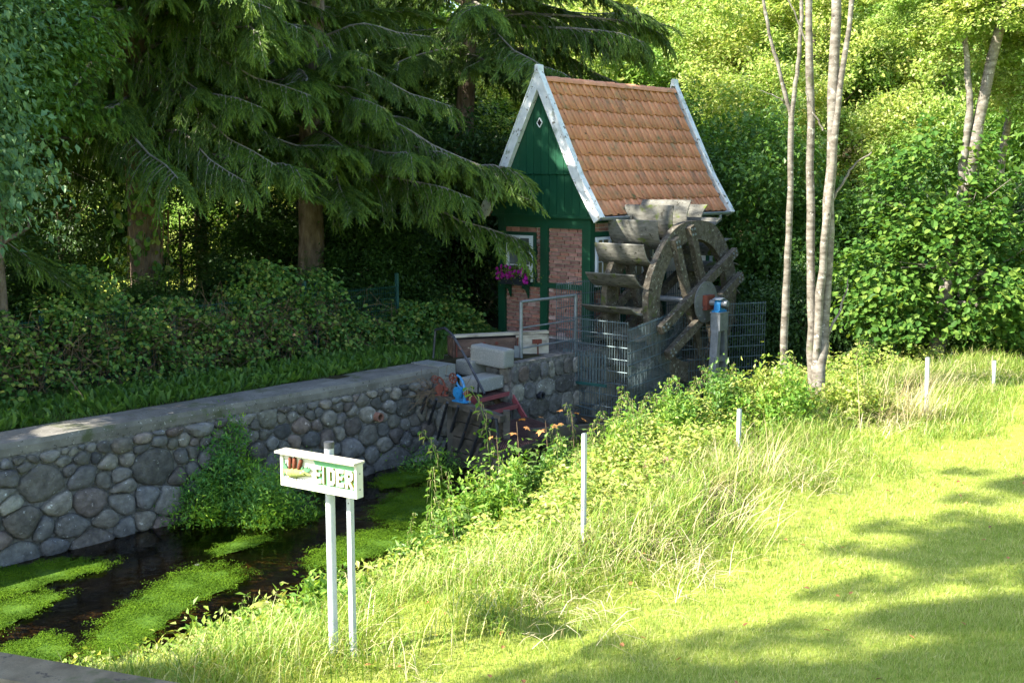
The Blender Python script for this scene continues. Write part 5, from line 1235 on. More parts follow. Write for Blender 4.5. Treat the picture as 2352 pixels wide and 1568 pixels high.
b = MB(); n = 46000; x = rng.uniform(0, 12.4, n); top = 1.22 + .30 * np.sin(x * 1.7) + .2 * np.sin(x * 4.1 + 1) ; top = np.where(x > 9.2, np.maximum(.40, top - .35 - .15 * (x - 9.2)), top)
yv = rng.normal(size=n) * .30 + .12; z = rng.uniform(0.0, 1, n) ** .8 * top; yv -= .55 * (1 - z / top) * rng.uniform(.0, 1, n); keep = (np.sin(x * 5.3) * np.sin(z * 6.7 + x) + rng.uniform(-.6, 1, n)) > .12
P = np.stack([x, yv, z + .03], 1)[keep]; m_ = len(P)
D = unit(rng.normal(size=(m_, 3)) * [1, .6, .5] + [0, -.5, -.3]); N = unit(rng.normal(size=(m_, 3)) * .45 + [0, -.65, .7]); s = rng.uniform(.55, 1.35, m_)
leaves(b, P, D, N, .066 * s, .055 * s, 0, 'round'); tag(b.build('foliage', M['bramble'], hedge), kind='stuff')
b = MB(); rg = np.random.default_rng(9)
for i in range(1100):
    x = rg.uniform(0, 10.6); near = rg.random() < .5; c = np.array([x if not near else rg.choice([6.7, 8.1, 4.3]) + rg.normal() * .55, -.15 + rg.normal() * .18, rg.uniform(.0, .9)]); d = unit(rg.normal(size=3) * [1, .3, .9] + [0, 0, .3]); L = rg.uniform(.2, .65)
    b.tube([c, c + d * L * .5 + rg.normal(size=3) * .06, c + d * L + [0, 0, -.1 * L]], .0042, 3, cap=False)
tag(b.build('dry_stems', M['twig'], hedge), kind='stuff')
# hop vines climbing the nearest trunks
for (tr_, lab) in ((TA, 'hop vine climbing the nearest spruce trunk'), (TC, 'hop vine with round leaves climbing the slender spruce')):
    P0 = np.array(tr_.location); v = thing('hop_vine', lab, 'vine', P0); n = 420; a = rng.uniform(-math.pi * .95, .2, n); z = rng.uniform(.0, 3.0, n) ** 1.0
    rr = .32 + .22 * rng.random(n); P = np.stack([np.cos(a) * rr - .12, np.sin(a) * rr, z], 1); b = MB(); O_ = unit(P * [1, 1, 0]); s = rng.uniform(.6, 1.3, n)
    leaves(b, P, unit(np.array([0, 0, -1.]) + rng.normal(size=(n, 3)) * .45), unit(O_ + rng.normal(size=(n, 3)) * .3), .12 * s, .11 * s, 0, 'round'); tag(b.build('foliage', M['bramble'], v), kind='stuff')
    b = MB()
    for i in range(16):
        a = rng.uniform(-3, .2); b.tube([(math.cos(a + t * .8) * (.32 + .1 * t), math.sin(a + t * .8) * (.32 + .1 * t), 3.0 * t) for t in np.linspace(0, .8, 6)], .006, 4, cap=False)
    b.build('stems', M['twig'], v)
# plants of the strip behind the wall
b = MB(); n = 5200; w = rng.uniform(-13.2, -3.0, n); u = rng.uniform(.66, 1.9, n); d = rng.normal(size=(n, 3)) * [.6, .6, .2] + [0, 0, .8]
Wp_ = np.array([HW(a, c, 0) for a, c in zip(w, u)]); s = rng.uniform(.5, 1.2, n); dens = (np.sin(w * 2.2) + np.sin(w * 5 + u * 3)) * .3 + rng.random(n) > .35
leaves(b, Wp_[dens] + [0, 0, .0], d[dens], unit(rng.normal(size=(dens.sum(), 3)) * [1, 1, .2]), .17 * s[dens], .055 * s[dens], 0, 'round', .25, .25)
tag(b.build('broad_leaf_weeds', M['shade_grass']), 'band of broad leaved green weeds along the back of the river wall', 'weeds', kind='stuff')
def W3(w, u, dz=0):
    w = np.asarray(w); u = np.asarray(u); P = HC[None] + w[:, None] * rv + u[:, None] * gv; P[:, 2] = height(w, u) + dz; return P
b = MB(); n = 46000; w = rng.uniform(-13.2, 1.5, n); u = rng.uniform(.62, 2.8, n); P = W3(w, u)
ok = ~((w > -.2)) & ~((w > -2.9) & (u < .9)); P = P[ok]; n = len(P)
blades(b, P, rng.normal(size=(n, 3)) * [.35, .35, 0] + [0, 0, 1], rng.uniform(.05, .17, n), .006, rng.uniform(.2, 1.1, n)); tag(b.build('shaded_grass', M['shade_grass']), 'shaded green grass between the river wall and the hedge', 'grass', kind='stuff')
# undergrowth leaves between hedge and trees, and beside the mill
b = MB(); n = 9000; w = rng.uniform(-3.6, .1, n); u = rng.uniform(2.2, 3.4, n); P = W3(w, u); P[:, 2] += rng.random(n) * .5 * sm((u - 2.1) / 1.0); s = rng.uniform(.6, 1.3, n)
leaves(b, P, rng.normal(size=(n, 3)) * [1, 1, .3] + [.2, -.5, 0], rng.normal(size=(n, 3)) * .4 + [.1, -.5, .8], .065 * s, .055 * s, 0, 'round'); tag(b.build('undergrowth', M['bramble']), 'leafy undergrowth on the ground left of the mill', 'undergrowth', kind='stuff')

# ================================================================== lawn and bank
def visible_mask(P, mx=80):
    X = P[:, 0] / P[:, 1] * 2672 + 1176; return (X > -mx) & (X < 2352 + mx)
def lawnpts(n, ymin, ymax):
    y = rng.uniform(ymin, ymax, n); x = rng.uniform(-.46, .46, n) * (ymax + 0) ; P = np.stack([x, y, np.zeros(n)], 1)
    d = P - HC; w = d @ rv; u = d @ gv; ue = np.interp(w, UE_W, UE_U); ok = (u < ue - np.interp(w, [-13.2, -11.8, -9], [1.5, 2.2, 4.2])) & visible_mask(P) & (u > -14); P = P[ok]; w = w[ok]; u = u[ok]; P[:, 2] = height(w, u); return P, w, u
b = MB()
for (n, y0, y1, bw_) in ((120000, 5.0, 8.0, .0048), (120000, 8.0, 12.0, .0062), (90000, 12, 20, .009)):
    P, w, u = lawnpts(n, y0, y1); k = len(P); D = rng.normal(size=(k, 3)) * [.45, .45, 0] + [0, 0, 1]
    hgt = rng.uniform(.022, .055, k) * (1 + .35 * np.sin(P[:, 0] * 2.3) * np.cos(P[:, 1] * 1.7))
    leaves(b, P, D, rng.normal(size=(k, 3)), hgt, bw_, 0, 'tri')
tag(b.build('lawn_grass', M['blade']), 'short mown bright green lawn in sun and tree shade', 'grass', kind='stuff')
# rough grass fringe
FR_E = [2.7, 3.6, 4.55, 4.5, 4.75, 5.5, 5.7]
b = MB(); n = 100000; w = rng.uniform(-14.5, 2.5, n); ue = np.interp(w, UE_W, UE_U); off = rng.uniform(1.2, 6.2, n); edge = 4.6 + .35 * np.sin(w * 1.3) + .2 * np.sin(w * 3.7)
near = sm((-11.8 - w) / 1.6); edge = np.interp(w, [-13.5, -12.2, -11.0, -9.8, -7.3, -4.6, -2.9], FR_E) + .25 * np.sin(w * 1.9) + .12 * np.sin(w * 5.7); P = W3(w, ue - off); X = np.stack([np.sin(w * 3 + off * 2), np.cos(off * 4 + w)], 1).sum(1)
ok = (off < edge + rng.normal(size=n) * .12) & visible_mask(P) & (X + rng.uniform(-1.2, 2.2, n) > -.4); P = P[ok]; off = off[ok]; w_ = w[ok]; k = len(P); L = rng.uniform(.14, .46, k) * (.55 + .45 * sm((5.1 - off) / 1.2)) * (1 - .45 * near[ok])
blades(b, P, rng.normal(size=(k, 3)) * [.4, .4, 0] + [.10, -.15, 1], L, .0065, rng.uniform(.2, 1.6, k)); tag(b.build('rough_grass', M['rough']), 'long sunlit grass along the edge of the lawn', 'grass', kind='stuff')
b = MB(); k = 8000; w = rng.uniform(-12, 1.5, k); off = rng.uniform(1.8, 5.0, k); ue = np.interp(w, UE_W, UE_U); X = np.sin(w * 1.9 + 1) + np.sin(w * 4.3 + off * 2.2); P = W3(w, ue - off, .03); ok = X + rng.normal(size=k) * .5 > .35; P = P[ok]; k = len(P)
blades(b, P, rng.normal(size=(k, 3)) * [.8, .8, 0] + [.3, -.4, .7], rng.uniform(.2, .5, k), .0055, rng.uniform(.5, 2.0, k)); tag(b.build('dry_grass', M['straw']), 'bleached dry grass bent over the bank', 'grass', kind='stuff')
# leafy weed cover on the bank slope
b = MB(); n = 92000; w = rng.uniform(-14.5, 2.5, n); ue = np.interp(w, UE_W, UE_U); off = rng.uniform(-.1, 3.4, n); X = .5 + .3 * np.sin(w * 2.3 + np.sin(off * 3)) * np.cos(off * 2.1 + w * .7) + .25 * np.sin(w * 7.1 + 2 * np.sin(off * 4)) * np.cos(off * 6.3 + w * 3)
hh = (.12 + (.52 + .3 * sm((w + 9) / 2)) * X) * sm((off + .25) / .8) * (1 - .7 * sm((off - 2.6) / 1.2)) * (1 - .30 * sm((-8.6 - w) / 2)); P = W3(w, ue - off); ok = visible_mask(P) & (P[:, 1] > 6.5) & (off < np.interp(w, [-13, -11, -8], [1.6, 2.2, 3.4])); P[:, 2] += hh * rng.random(n) ** .6; P = P[ok]; k = len(P); s = rng.uniform(.5, 1.25, k) * rng.choice([.8, 1, 1.5], k)
leaves(b, P, rng.normal(size=(k, 3)) * [1, 1, .4] + [0, -.2, -.1], rng.normal(size=(k, 3)) * .5 + [-.25, -.2, .8], .052 * s, .030 * s, 0, 'rhomb'); tag(b.build('weed_cover', M['weedleaf']), 'dense leafy weeds covering the sunny bank', 'weeds', kind='stuff')
# ---- nettles
def nettle_parts(seed, H, arch):
    rg = np.random.default_rng(seed); pts = []; p = np.zeros(3); d = unit(np.array([rg.normal() * .12, rg.normal() * .12, 1])); a = rg.uniform(0, 6.28); av = np.array([math.cos(a), math.sin(a), 0])
    for i in range(12):
        pts.append(p.copy()); d = unit(d + av * arch * (i / 12) ** 2 * .45 - np.array([0, 0, arch * (i / 12) ** 3 * .4]) + rg.normal(size=3) * .03); p = p + d * H / 11
    pts = np.array(pts); b = MB(); b.tube(pts, np.linspace(.007, .002, 12), 4, cap=False); st_ = b.mesh('stem', M['nettle']); P, D, N, L = [], [], [], []
    T = MB(); nn_ = 17
    for i in range(2, nn_ + 1):
        f = i / nn_; x = f * 11; j = min(10, int(x)); c = pts[j] + (pts[j + 1] - pts[j]) * (x - j); aa = i * math.pi / 2 + rg.uniform(-.3, .3)
        for s_ in (0, math.pi):
            o = np.array([math.cos(aa + s_), math.sin(aa + s_), 0]); l = (.105 - .055 * f) * rg.uniform(.8, 1.15)
            P.append(c + o * .018); D.append(unit(o + [0, 0, .05 - .45 * rg.random()])); N.append(unit(np.array([0, 0, 1.]) + o * .3)); L.append(l * 1.15)
            if f > .6:
                for q_ in range(2):
                    oo = unit(o + rg.normal(size=3) * .5); e = c + oo * .02; V = [e, e + oo * .018 + [0, 0, -.012], e + oo * .024 + [0, 0, -.05 - .02 * rg.random()]]; T.tube(V, [.002, .0035, .0015], 3, cap=False)
        if rg.random() < .45 and f < .75:
            o = unit(rg.normal(size=3) * [1, 1, .2] + [0, 0, .6]); l2 = .14 * rg.uniform(.6, 1.3)
            for q_ in range(5): P.append(c + o * l2 * (q_ + 1) / 5); D.append(unit(o * .4 + rg.normal(size=3))); N.append(unit(rg.normal(size=3) * .4 + [0, 0, 1.])); L.append(.045)
    b = MB(); L = np.array(L); leaves(b, np.array(P), np.array(D), np.array(N), L, L * .55, 0, 'round', .2, .25)
    return st_, b.mesh('foliage', M['nettle']), T.mesh('tassel', M['tassel'])
NT = [nettle_parts(k + 40, (1.15, 1.0, .9, 1.25, .8, 1.05)[k], (.25, .6, .15, .45, .35, .9)[k]) for k in range(6)]
def nettle(loc, k, rot, s, label, group):
    t = thing('nettle_plant', label, 'nettle', loc, rot, group); t.scale = (s, s, s); st_, fo_, ta = NT[k]
    inst('stem', st_, t); o = inst('foliage', fo_, t); o['kind'] = 'stuff'; o = inst('tassels', ta, t); o['kind'] = 'stuff'; return t
GN = 'tall nettles in the weeds along the bank'
# spots: tip pixel, and ground distance
for k, (tx, ty, Yd, kind, rot, lab) in enumerate(((865, 1085, 11.2, 0, 2.6, 'lone tall nettle leaning over the water right of the river sign'), (1052, 885, 14.6, 3, 2.8, 'tallest nettle before the sluice, its bent tip against the blue winch'), (950, 985, 14.2, 3, 2.9, 'nettle leaning far left towards the iron bars'),
        (1408, 885, 14.6, 3, 2.7, 'nettle with bowed tip before the cage corner'), (1478, 888, 14.7, 0, 2.5, 'upright nettle before the middle of the cage'))):
    l = LH(atd(tx, ty, Yd)); g0 = float(height(l[0], l[1])); zt_ = l[2]; H = (1.15, 1.0, .9, 1.25, .8, 1.05)[kind]; P = HW(l[0], l[1], g0); s = max(.6, (zt_ - g0) / H * 1.02)
    P = P + np.array([.28 * s, -.05, 0]); nettle(P, kind, rot, s, lab, GN)
rg = np.random.default_rng(77); cnt = 0
for (n, wa, wb, oa, ob, sa, sb) in ((56, -8.4, -4.2, .35, 2.6, .62, .95), (50, -4.8, 1.2, .6, 2.4, .85, 1.12), (20, -4.2, 0.5, 2.3, 3.4, .6, .9), (12, -11.2, -8.4, .3, 1.2, .35, .55)):
    for i in range(n):
        w, o_ = rg.uniform(wa, wb), rg.uniform(oa, ob); ue = float(np.interp(w, UE_W, UE_U)); P = HW(w, ue - o_, float(height(w, ue - o_)))
        nettle(P, int(rg.integers(6)), rg.uniform(0, 6.28), rg.uniform(sa, sb), ('tall nettle in the stream side crowd left of the scribbled post' if w < -5.6 else 'tall nettle in the crowd between scribbled post and sluice planks' if w < -3.6 else 'tall nettle in the crowd below the wire cage' if w < -1.2 else 'tall nettle in the crowd before trestle and pale stems'), 'crowded nettles of the bank')
# bright bindweed tangle below the second post
# ---- maple sapling with large lobed leaves
def lobed(L):
    b = MB(); ang = np.radians([-90, -150, -165, 180 - 15, 150, 125, 105, 90, 75, 55, 30, 15, -15, -30]); r_ = np.array([.0, .45, .62, .55, .95, .55, .62, 1.15, .62, .55, .95, .55, .62, .45])
    ang = np.radians([-90, -60, -25, 0, 22, 42, 66, 90, 114, 138, 158, 180, 205, 240]); r_ = np.array([.12, .5, .75, .5, .95, .55, .62, 1.2, .62, .55, .95, .5, .75, .5])
    V = [(r_[i] * math.cos(a) * L * .6, r_[i] * math.sin(a) * L * .6 + .1 * L, -.10 * L * r_[i] ** 2 + .03 * L * (i % 2)) for i, a in enumerate(ang)] + [(0, .1 * L, .03 * L)]
    b.add(V, [(i, (i + 1) % 14, 14) for i in range(14)]); return b
LM = {c: lobed(.15).mesh('leaf', M[c]) for c in ('maple', 'autumn')}
def sapling(P, H, nl, label, auts, seed, lean=(0, 0)):
    rg = np.random.default_rng(seed); t = thing('maple_sapling', label, 'sapling', P, 0, 'young maples by the sluice'); b = MB(); top = np.array([lean[0], lean[1], H]); b.tube([(0, 0, -.1), top * .5 + [.02, .01, 0], top], [.012, .008, .004], 6); b.build('stem', M['twig'], t)
    for i in range(nl):
        f = .25 + .75 * (i + .5) / nl; c = top * f; a = i * 1.9 + rg.uniform(-.5, .5); o = np.array([math.cos(a), math.sin(a), .35]); l = .12 + .16 * (1 - f); e = c + o * l
        s = rg.uniform(.6, 1.1) * (.75 if f > .9 else 1); col = 'autumn' if (i >= nl - auts) else 'maple'
        o_ = inst('leaf', LM[col], t, e, (rg.uniform(-.5, .1) , rg.uniform(-.4, .4), a - math.pi / 2), (s, s, s)); 
        if col == 'autumn': o_['label'] = 'orange red young leaf at the tip'
for k, (tx, ty, Yd, nl, au, lab) in enumerate(((1322, 945, 14.4, 16, 4, 'maple sapling with orange top leaves in front of the black water gap'), (1262, 965, 14.3, 15, 3, 'maple sapling with pinkish top leaves above the sluice plank'), (1196, 968, 14.2, 15, 3, 'maple sapling with dark red crown leaves, leftmost of three at the sluice'), (1402, 1060, 13.6, 12, 0, 'green maple sapling right of the scribbled post top'), (1045, 1165, 12.2, 14, 0, 'low green maple sapling overhanging the water'), (1150, 1000, 13.8, 13, 1, 'green maple sapling before the grating platform'))):
    l = LH(atd(tx, ty, Yd)); g0 = float(height(l[0], l[1])); sapling(HW(l[0], l[1], max(g0, -1.35)), max(.45, l[2] - max(g0, -1.35)), nl, lab, au, 60 + k, (-.05, 0))
# burdock with broad pale leaves below the sign
P = at_ground(640, 1440); t = thing('burdock', 'burdock with broad pale leaves at the foot of the round sign post', 'burdock', P)
for i, (a, s) in enumerate(((2.7, 1.0), (3.3, 1.15), (4.1, .9), (.6, .8), (1.5, .9), (5.2, 1.0), (2.1, .7))):
    b = MB(); ys = np.linspace(0, 1, 6); wd = np.array([.02, .36, .44, .40, .25, .02]); V = []
    for y, w_ in zip(ys, wd): V += [(-w_ * .22, y * .34, .10 + .10 * math.sin(y * 2.6) + .02), (0, y * .34, .10 + .10 * math.sin(y * 2.6)), (w_ * .22, y * .34, .10 + .10 * math.sin(y * 2.6) + .02)]
    F = [(i_ * 3 + j, i_ * 3 + j + 1, (i_ + 1) * 3 + j + 1, (i_ + 1) * 3 + j) for i_ in range(5) for j in range(2)]; b.add(V, F); b.build('leaf', M['weedleaf'], t, smooth=True, rot=(0, 0, a - math.pi / 2), scale=(s * .8, s * .8, s))
# dry tall grass clump with seed heads
for (px, py, Yd, n, lab) in ((2085, 975, 14.3, 190, 'clump of bleached tall grass stalks with seed heads left of the leaning white post'), (1720, 1110, 12.0, 34, 'bleached grass stalks leaning right, in the bank growth above the lawn'), (1650, 1235, 10.9, 40, 'fan of dry grass stalks bent over the lawn edge')):
    P = at_ground(px, py); t = thing('dry_grass_clump', lab, 'grass clump', P); b = MB(); P_ = rng.normal(size=(n, 3)) * [.22, .2, 0]; kk = 1.6 if px == 1650 else .6
    blades(b, P_, rng.normal(size=(n, 3)) * [.25, .2, 0] + [.25 if px > 1700 else .6, -.1, 1], rng.uniform(.45, 1.05, n) * (1.0 if px > 2000 else .8), .007, rng.uniform(.0, .8, n) * kk); b.build('stalks', M['straw'], t)['kind'] = 'stuff'
# stump, rocks
P = at_ground(1490, 1115); st_ = thing('split_stump', 'split brown tree stump in the weeds right of the scribbled post', 'stump', P)
for i in range(7):
    a = rng.uniform(0, 6.28); b = MB(); b.beam(np.array([math.cos(a) * .08, math.sin(a) * .08, -.2]), np.array([math.cos(a) * .10 + .12, math.sin(a) * .10, .22 + .10 * rng.random()]), .09, .12); b.build('splinter', M['stump'], st_)
def rock(P, s, mat, label, group=None, flat=.7, seed=1):
    import bmesh
    bm = bmesh.new(); bmesh.ops.create_icosphere(bm, subdivisions=3, radius=1)
    for v in bm.verts: v.co = v.co * (1 + .35 * mnoise.noise(v.co * 1.3 + Vector((seed * 7, 0, 0)))) ; v.co.z *= flat; v.co *= s
    me = bpy.data.meshes.new('rock'); bm.to_mesh(me); bm.free(); me.materials.append(mat)
    for p in me.polygons: p.use_smooth = True
    return tag(inst('rock', me, None, P), label, 'rock', group)
rock(at_ground(325, 1500) + [0, 0, .03], .13, M['palerock'], 'pale rounded rock at the near end of the bank by the parapet', None, .9, 2)
rock(at(455, 1300, -1.42), .06, M['boulder'], 'dark rock breaking the water by the weed mat', None, .4, 5)
rock(at(640, 1135, -1.40), .16, M['boulder'], 'grey rock in the water at the foot of the wall behind the sign', None, .6, 3)
# ---- stream plants
def mound(P, rad, n, L, mat, name, label, cat, group=None, stems=60):
    t = thing(name, label, cat, P, 0, group); b = MB(); ncl = max(8, n // 60); d = unit(rng.normal(size=(ncl, 3))); d[:, 2] = np.abs(d[:, 2]); C = d * np.array(rad) * (rng.uniform(.45, 1, ncl) ** .5)[:, None] * (1 + .25 * np.sin(d[:, 0:1] * 6 + 1)); 
    P_ = np.repeat(C, 60, 0) + rng.normal(size=(ncl * 60, 3)) * [.07, .07, .12]; P_[:, 2] = np.maximum(.0, P_[:, 2]); k = len(P_); O_ = np.repeat(d, 60, 0)
    s = rng.uniform(.5, 1.2, k); leaves(b, P_, unit(O_ * .5 + rng.normal(size=(k, 3)) * .7), unit(np.array([0, 0, 1.]) + O_ * .5 + rng.normal(size=(k, 3)) * .4), L * s, L * (.36 if name == 'water_plant' else .52) * s, 0, 'rhomb'); tag(b.build('foliage', M[mat], t), kind='stuff')
    b = MB()
    for i in range(min(stems, ncl)): c = C[i]; b.tube([c * [.3, .3, 0], c * [.8, .8, .6], c], [.006, .005, .002], 4, cap=False)
    b.build('stems', M['nettle'], t); return t
mound(at(520, 1175, -1.42), (.72, .45, .98), 9000, .075, 'watercress', 'water_plant', 'tall bushy bright green water plant growing against the boulder wall', 'water plant', stems=90)
mound(at(460, 1195, -1.42), (.60, .40, .50), 5200, .07, 'watercress', 'water_plant', 'lower left lobe of water plants hanging over the dark water', 'water plant')
mound(at(610, 1195, -1.42), (.62, .42, .52), 5200, .07, 'watercress', 'water_plant', 'lower right lobe of water plants behind the round sign post', 'water plant')
mound(at(690, 1120, -1.42), (.50, .30, .42), 3000, .06, 'watercress', 'water_plant', 'water plants at the wall foot directly behind the sign', 'water plant')
mound(at(785, 1075, -1.42), (.42, .28, .62), 2600, .065, 'blueleaf', 'water_plant', 'grey green water plant at the wall foot right of the sign', 'water plant')
mound(at(868, 1068, -1.42), (.40, .28, .34), 2000, .055, 'watercress', 'water_plant', 'low water plant between the sign and the iron bars', 'water plant')
mound(at(898, 1050, -1.42), (.26, .2, .70), 1500, .06, 'blueleaf', 'water_plant', 'upright grey green water plant just left of the iron bars', 'water plant')
mound(at(1000, 1085, -1.42), (.42, .28, .24), 1800, .055, 'watercress', 'water_plant', 'flat water plant under the slanting iron bars', 'water plant')
GM = 'leafy weed clumps on the bank'
for k, (px, py, Yd, rad, n, L, mat, lab) in enumerate(((1165, 1150, 12.6, (.55, .4, .75), 3200, .085, 'nettle', 'lush leafy weed clump left of the scribbled post'), (1075, 1120, 12.9, (.40, .3, .8), 2200, .085, 'nettle', 'tall leafy weed clump overhanging the stream'), (1270, 1110, 12.8, (.5, .4, .65), 3000, .09, 'midleaf', 'dark green weed clump behind the scribbled post'),
        (1530, 1010, 14.0, (.6, .4, .7), 3200, .08, 'nettle', 'leafy clump below the middle of the cage'), (1640, 985, 14.4, (.55, .4, .75), 3000, .08, 'midleaf', 'green clump before the trestle legs'), (1800, 1015, 13.8, (.5, .35, .5), 1900, .075, 'nettle', 'lush clump right of the short post'), (1760, 960, 14.4, (.5, .4, .7), 2600, .075, 'weedleaf', 'pale leafy clump below the left pale stem'),
        (1960, 990, 14.2, (.6, .4, .45), 2400, .07, 'weedleaf', 'yellowish clump right of the pale stem foot'), (1010, 1190, 12.2, (.4, .35, .45), 1800, .10, 'midleaf', 'broad leaved clump at the water edge'), (1400, 1090, 12.4, (.45, .4, .5), 2200, .08, 'weedleaf', 'pale leafy clump right of the scribbled post'), (420, 1440, 9.2, (.35, .3, .25), 1300, .07, 'weedleaf', 'low clump at the near water edge'), (560, 1400, 9.4, (.4, .3, .28), 1400, .075, 'nettle', 'low green clump between parapet and sign'), (350, 1475, 8.6, (.3, .3, .22), 1300, .08, 'weedleaf', 'low leafy clump by the pale rock'), (490, 1425, 8.9, (.35, .3, .26), 1500, .08, 'weedleaf', 'bright leafy clump over the near water edge'), (640, 1370, 9.4, (.35, .3, .26), 1500, .08, 'weedleaf', 'bright leafy clump at the water left of the round sign post'), (745, 1370, 8.8, (.35, .3, .28), 1500, .08, 'nettle', 'leafy clump hiding the foot of the round sign post'), (850, 1300, 9.9, (.35, .3, .25), 1500, .075, 'weedleaf', 'bright leafy clump at the water right of the square sign post'), (945, 1300, 9.9, (.4, .3, .25), 1600, .075, 'weedleaf', 'bright leafy clump below the lone nettle'))):
    l = LH(atd(px, py, Yd)); g0 = float(height(l[0], l[1])); mound(HW(l[0], l[1], g0 + .02), rad, n, L, mat, 'weed_clump', lab, 'weed', GM, stems=20)
mats = [([(-60, 1310), (60, 1296), (140, 1284), (230, 1282), (272, 1300), (190, 1322), (120, 1336), (60, 1362), (-60, 1392)], 'broad flat green water moss mat at the left edge below the wall'),
        ([(-60, 1400), (40, 1368), (110, 1357), (165, 1357), (110, 1392), (40, 1430), (-60, 1470)], 'pointed sunlit water moss mat at the left edge'),
        ([(180, 1505), (215, 1440), (300, 1375), (390, 1322), (450, 1300), (520, 1296), (575, 1318), (545, 1345), (470, 1372), (410, 1410), (350, 1460), (290, 1512), (220, 1525)], 'largest water moss mat, half sunlit, in the middle of the stream'),
        ([(-10, 1490), (60, 1462), (130, 1452), (172, 1470), (170, 1505), (100, 1535), (-10, 1535)], 'water moss mat nearest the parapet'),
        ([(475, 1272), (500, 1252), (560, 1234), (640, 1226), (615, 1245), (550, 1266), (495, 1278)], 'small narrow water moss mat below the big water plant'),
        ([(640, 1208), (690, 1180), (748, 1164), (742, 1185), (690, 1208)], 'tiny water moss mat just left of the round sign post'),
        ([(680, 1300), (740, 1252), (830, 1216), (920, 1210), (1010, 1220), (960, 1250), (860, 1278), (760, 1308)], 'dark water moss mat behind the sign posts'),
        ([(845, 1190), (870, 1150), (950, 1118), (1030, 1105), (1050, 1160), (1020, 1205), (930, 1218)], 'round dark water moss mat right of the sign'),
        ([(850, 1105), (920, 1080), (1010, 1075), (1060, 1088), (960, 1108), (880, 1128)], 'thin water moss mat before the iron bars')]
def inpoly(P, poly):
    x, y = P[:, 0], P[:, 1]; c = np.zeros(len(P), bool); n = len(poly)
    for i in range(n):
        (x0, y0), (x1, y1) = poly[i][:2], poly[(i + 1) % n][:2]; c ^= ((y0 > y) != (y1 > y)) & (x < (x1 - x0) * (y - y0) / (y1 - y0 + 1e-12) + x0)
    return c
for k, (poly, lab) in enumerate(mats):
    Q = np.array([at(x, y, WZ + .012) for x, y in poly]); c = Q.mean(0); t = thing('water_moss_mat', lab, 'water weed', c, 0, 'floating mats of water moss in the stream')
    # smooth irregular outline
    for _ in range(2): Q = np.concatenate([np.stack([Q[i] * .75 + Q[(i + 1) % len(Q)] * .25, Q[i] * .25 + Q[(i + 1) % len(Q)] * .75]) for i in range(len(Q))])
    b = MB(c); kk = len(Q); Q2 = c + (Q - c) * (.86 + .05 * np.sin(np.arange(kk) * 1.7))[:, None]; b.add(np.vstack([Q2, [c + [0, 0, .012]]]), [(i, (i + 1) % kk, kk) for i in range(kk)]); b.build('base', M['matbase'], t)
    lo, hi = Q.min(0) - .12, Q.max(0) + .12; area = (hi[0] - lo[0]) * (hi[1] - lo[1]); n = int(min(60000, area * 17000)); P = np.stack([rng.uniform(lo[0] - .05, hi[0] + .05, n), rng.uniform(lo[1] - .05, hi[1] + .05, n), np.zeros(n)], 1)
    jit = P + np.stack([.05 * np.sin(P[:, 1] * 23) + .03 * np.sin(P[:, 1] * 61), .05 * np.sin(P[:, 0] * 27) + .03 * np.sin(P[:, 0] * 57), P[:, 2]], 1); ins = inpoly(jit, c + (Q - c) * .93) | (inpoly(jit, c + (Q - c) * 1.06) & (rng.random(n) < .45)) | (inpoly(P + np.stack([.1 * np.sin(P[:, 1] * 11), .1 * np.cos(P[:, 0] * 9), P[:, 2]], 1), c + (Q - c) * 1.18) & (rng.random(n) < .07)); P = P[ins]; n = len(P)
    P[:, 2] = WZ + .012 + .012 * np.sin(P[:, 0] * 7 + P[:, 1] * 3) * np.sin(P[:, 1] * 9) + rng.random(n) * .02
    b = MB(c); leaves(b, P, rng.normal(size=(n, 3)) * [1, 1, .35], rng.normal(size=(n, 3)) * .45 + [0, 0, 1], rng.uniform(.010, .024, n), rng.uniform(.007, .013, n)); tag(b.build('leaves', M['mat'], t), kind='stuff')
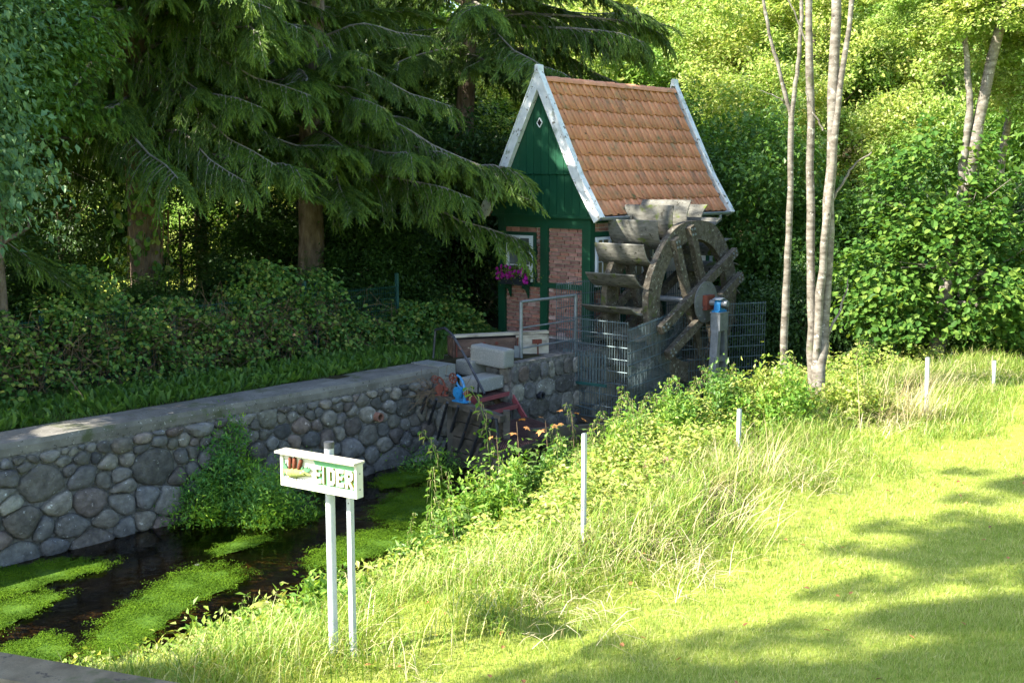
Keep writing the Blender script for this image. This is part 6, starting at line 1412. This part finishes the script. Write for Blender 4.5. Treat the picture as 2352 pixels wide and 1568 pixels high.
# litter on lawn and water
b = MB(); P, w, u = lawnpts(420, 5.6, 15); k = len(P); leaves(b, P + [0, 0, .045], rng.normal(size=(k, 3)) * [1, 1, .2], rng.normal(size=(k, 3)) * .3 + [0, 0, 1], rng.uniform(.03, .055, k), rng.uniform(.02, .035, k), 0, 'round'); tag(b.build('fallen_leaves', M['litter']), 'scattered brown fallen leaves lying on the lawn', 'fallen leaves', kind='stuff')

# ================================================================== trees behind the camera whose shade falls on the lawn
stemtree('shade_tree', 'tall leafy tree on the near left bank, outside the view', [([np.array([-8.6, .6, 0]), np.array([-8.4, 1.2, 4]), np.array([-8.0, 2.4, 9.0])], [.2, .16, .06]), ([np.array([-8.4, 1.4, 5]), np.array([-6.6, 4.2, 8.9])], [.04, .012]), ([np.array([-6.8, 4.0, 8.6]), np.array([-4.9, 7.2, 9.0])], [.015, .008])], 'bark',
         [((-7.9, 2.45, 9.0), (1.9, .62, .6), 'mid'), ((-6.2, 2.9, 9.0), (1.3, .6, .5), 'mid'), ((-5.7, 3.95, 9.0), (1.0, .34, .3), 'mid'), ((-6.9, 3.75, 9.2), (.55, .25, .25), 'mid'), ((-4.9, 4.7, 8.8), (.55, .5, .4), 'mid'), ((-5.2, 5.5, 9.0), (.95, .5, .4), 'mid'), ((-6.3, 5.1, 9.1), (.4, .25, .3), 'mid'),
          ((-4.4, 7.25, 9.0), (.5, .35, .3), 'mid'), ((-12.6, 2.4, 9.2), (1.2, .7, .7), 'mid')] + [((x_, y_, 9.0), (r_, r_ * .7, r_ * .6), 'sparse') for x_, y_, r_ in ((-8.9, 3.3, .35), (-8.2, 3.45, .3), (-7.6, 3.6, .4), (-7.3, 4.3, .25), (-6.9, 4.5, .3), (-6.2, 4.7, .35), (-6.8, 5.3, .3), (-6.3, 5.9, .35), (-5.6, 6.2, .3), (-5.3, 6.8, .3), (-5.0, 7.8, .25), (-9.5, 2.9, .4), (-5.0, 3.5, .5), (-4.7, 5.2, .5), (-10.2, 2.5, .35))], fixed=True)
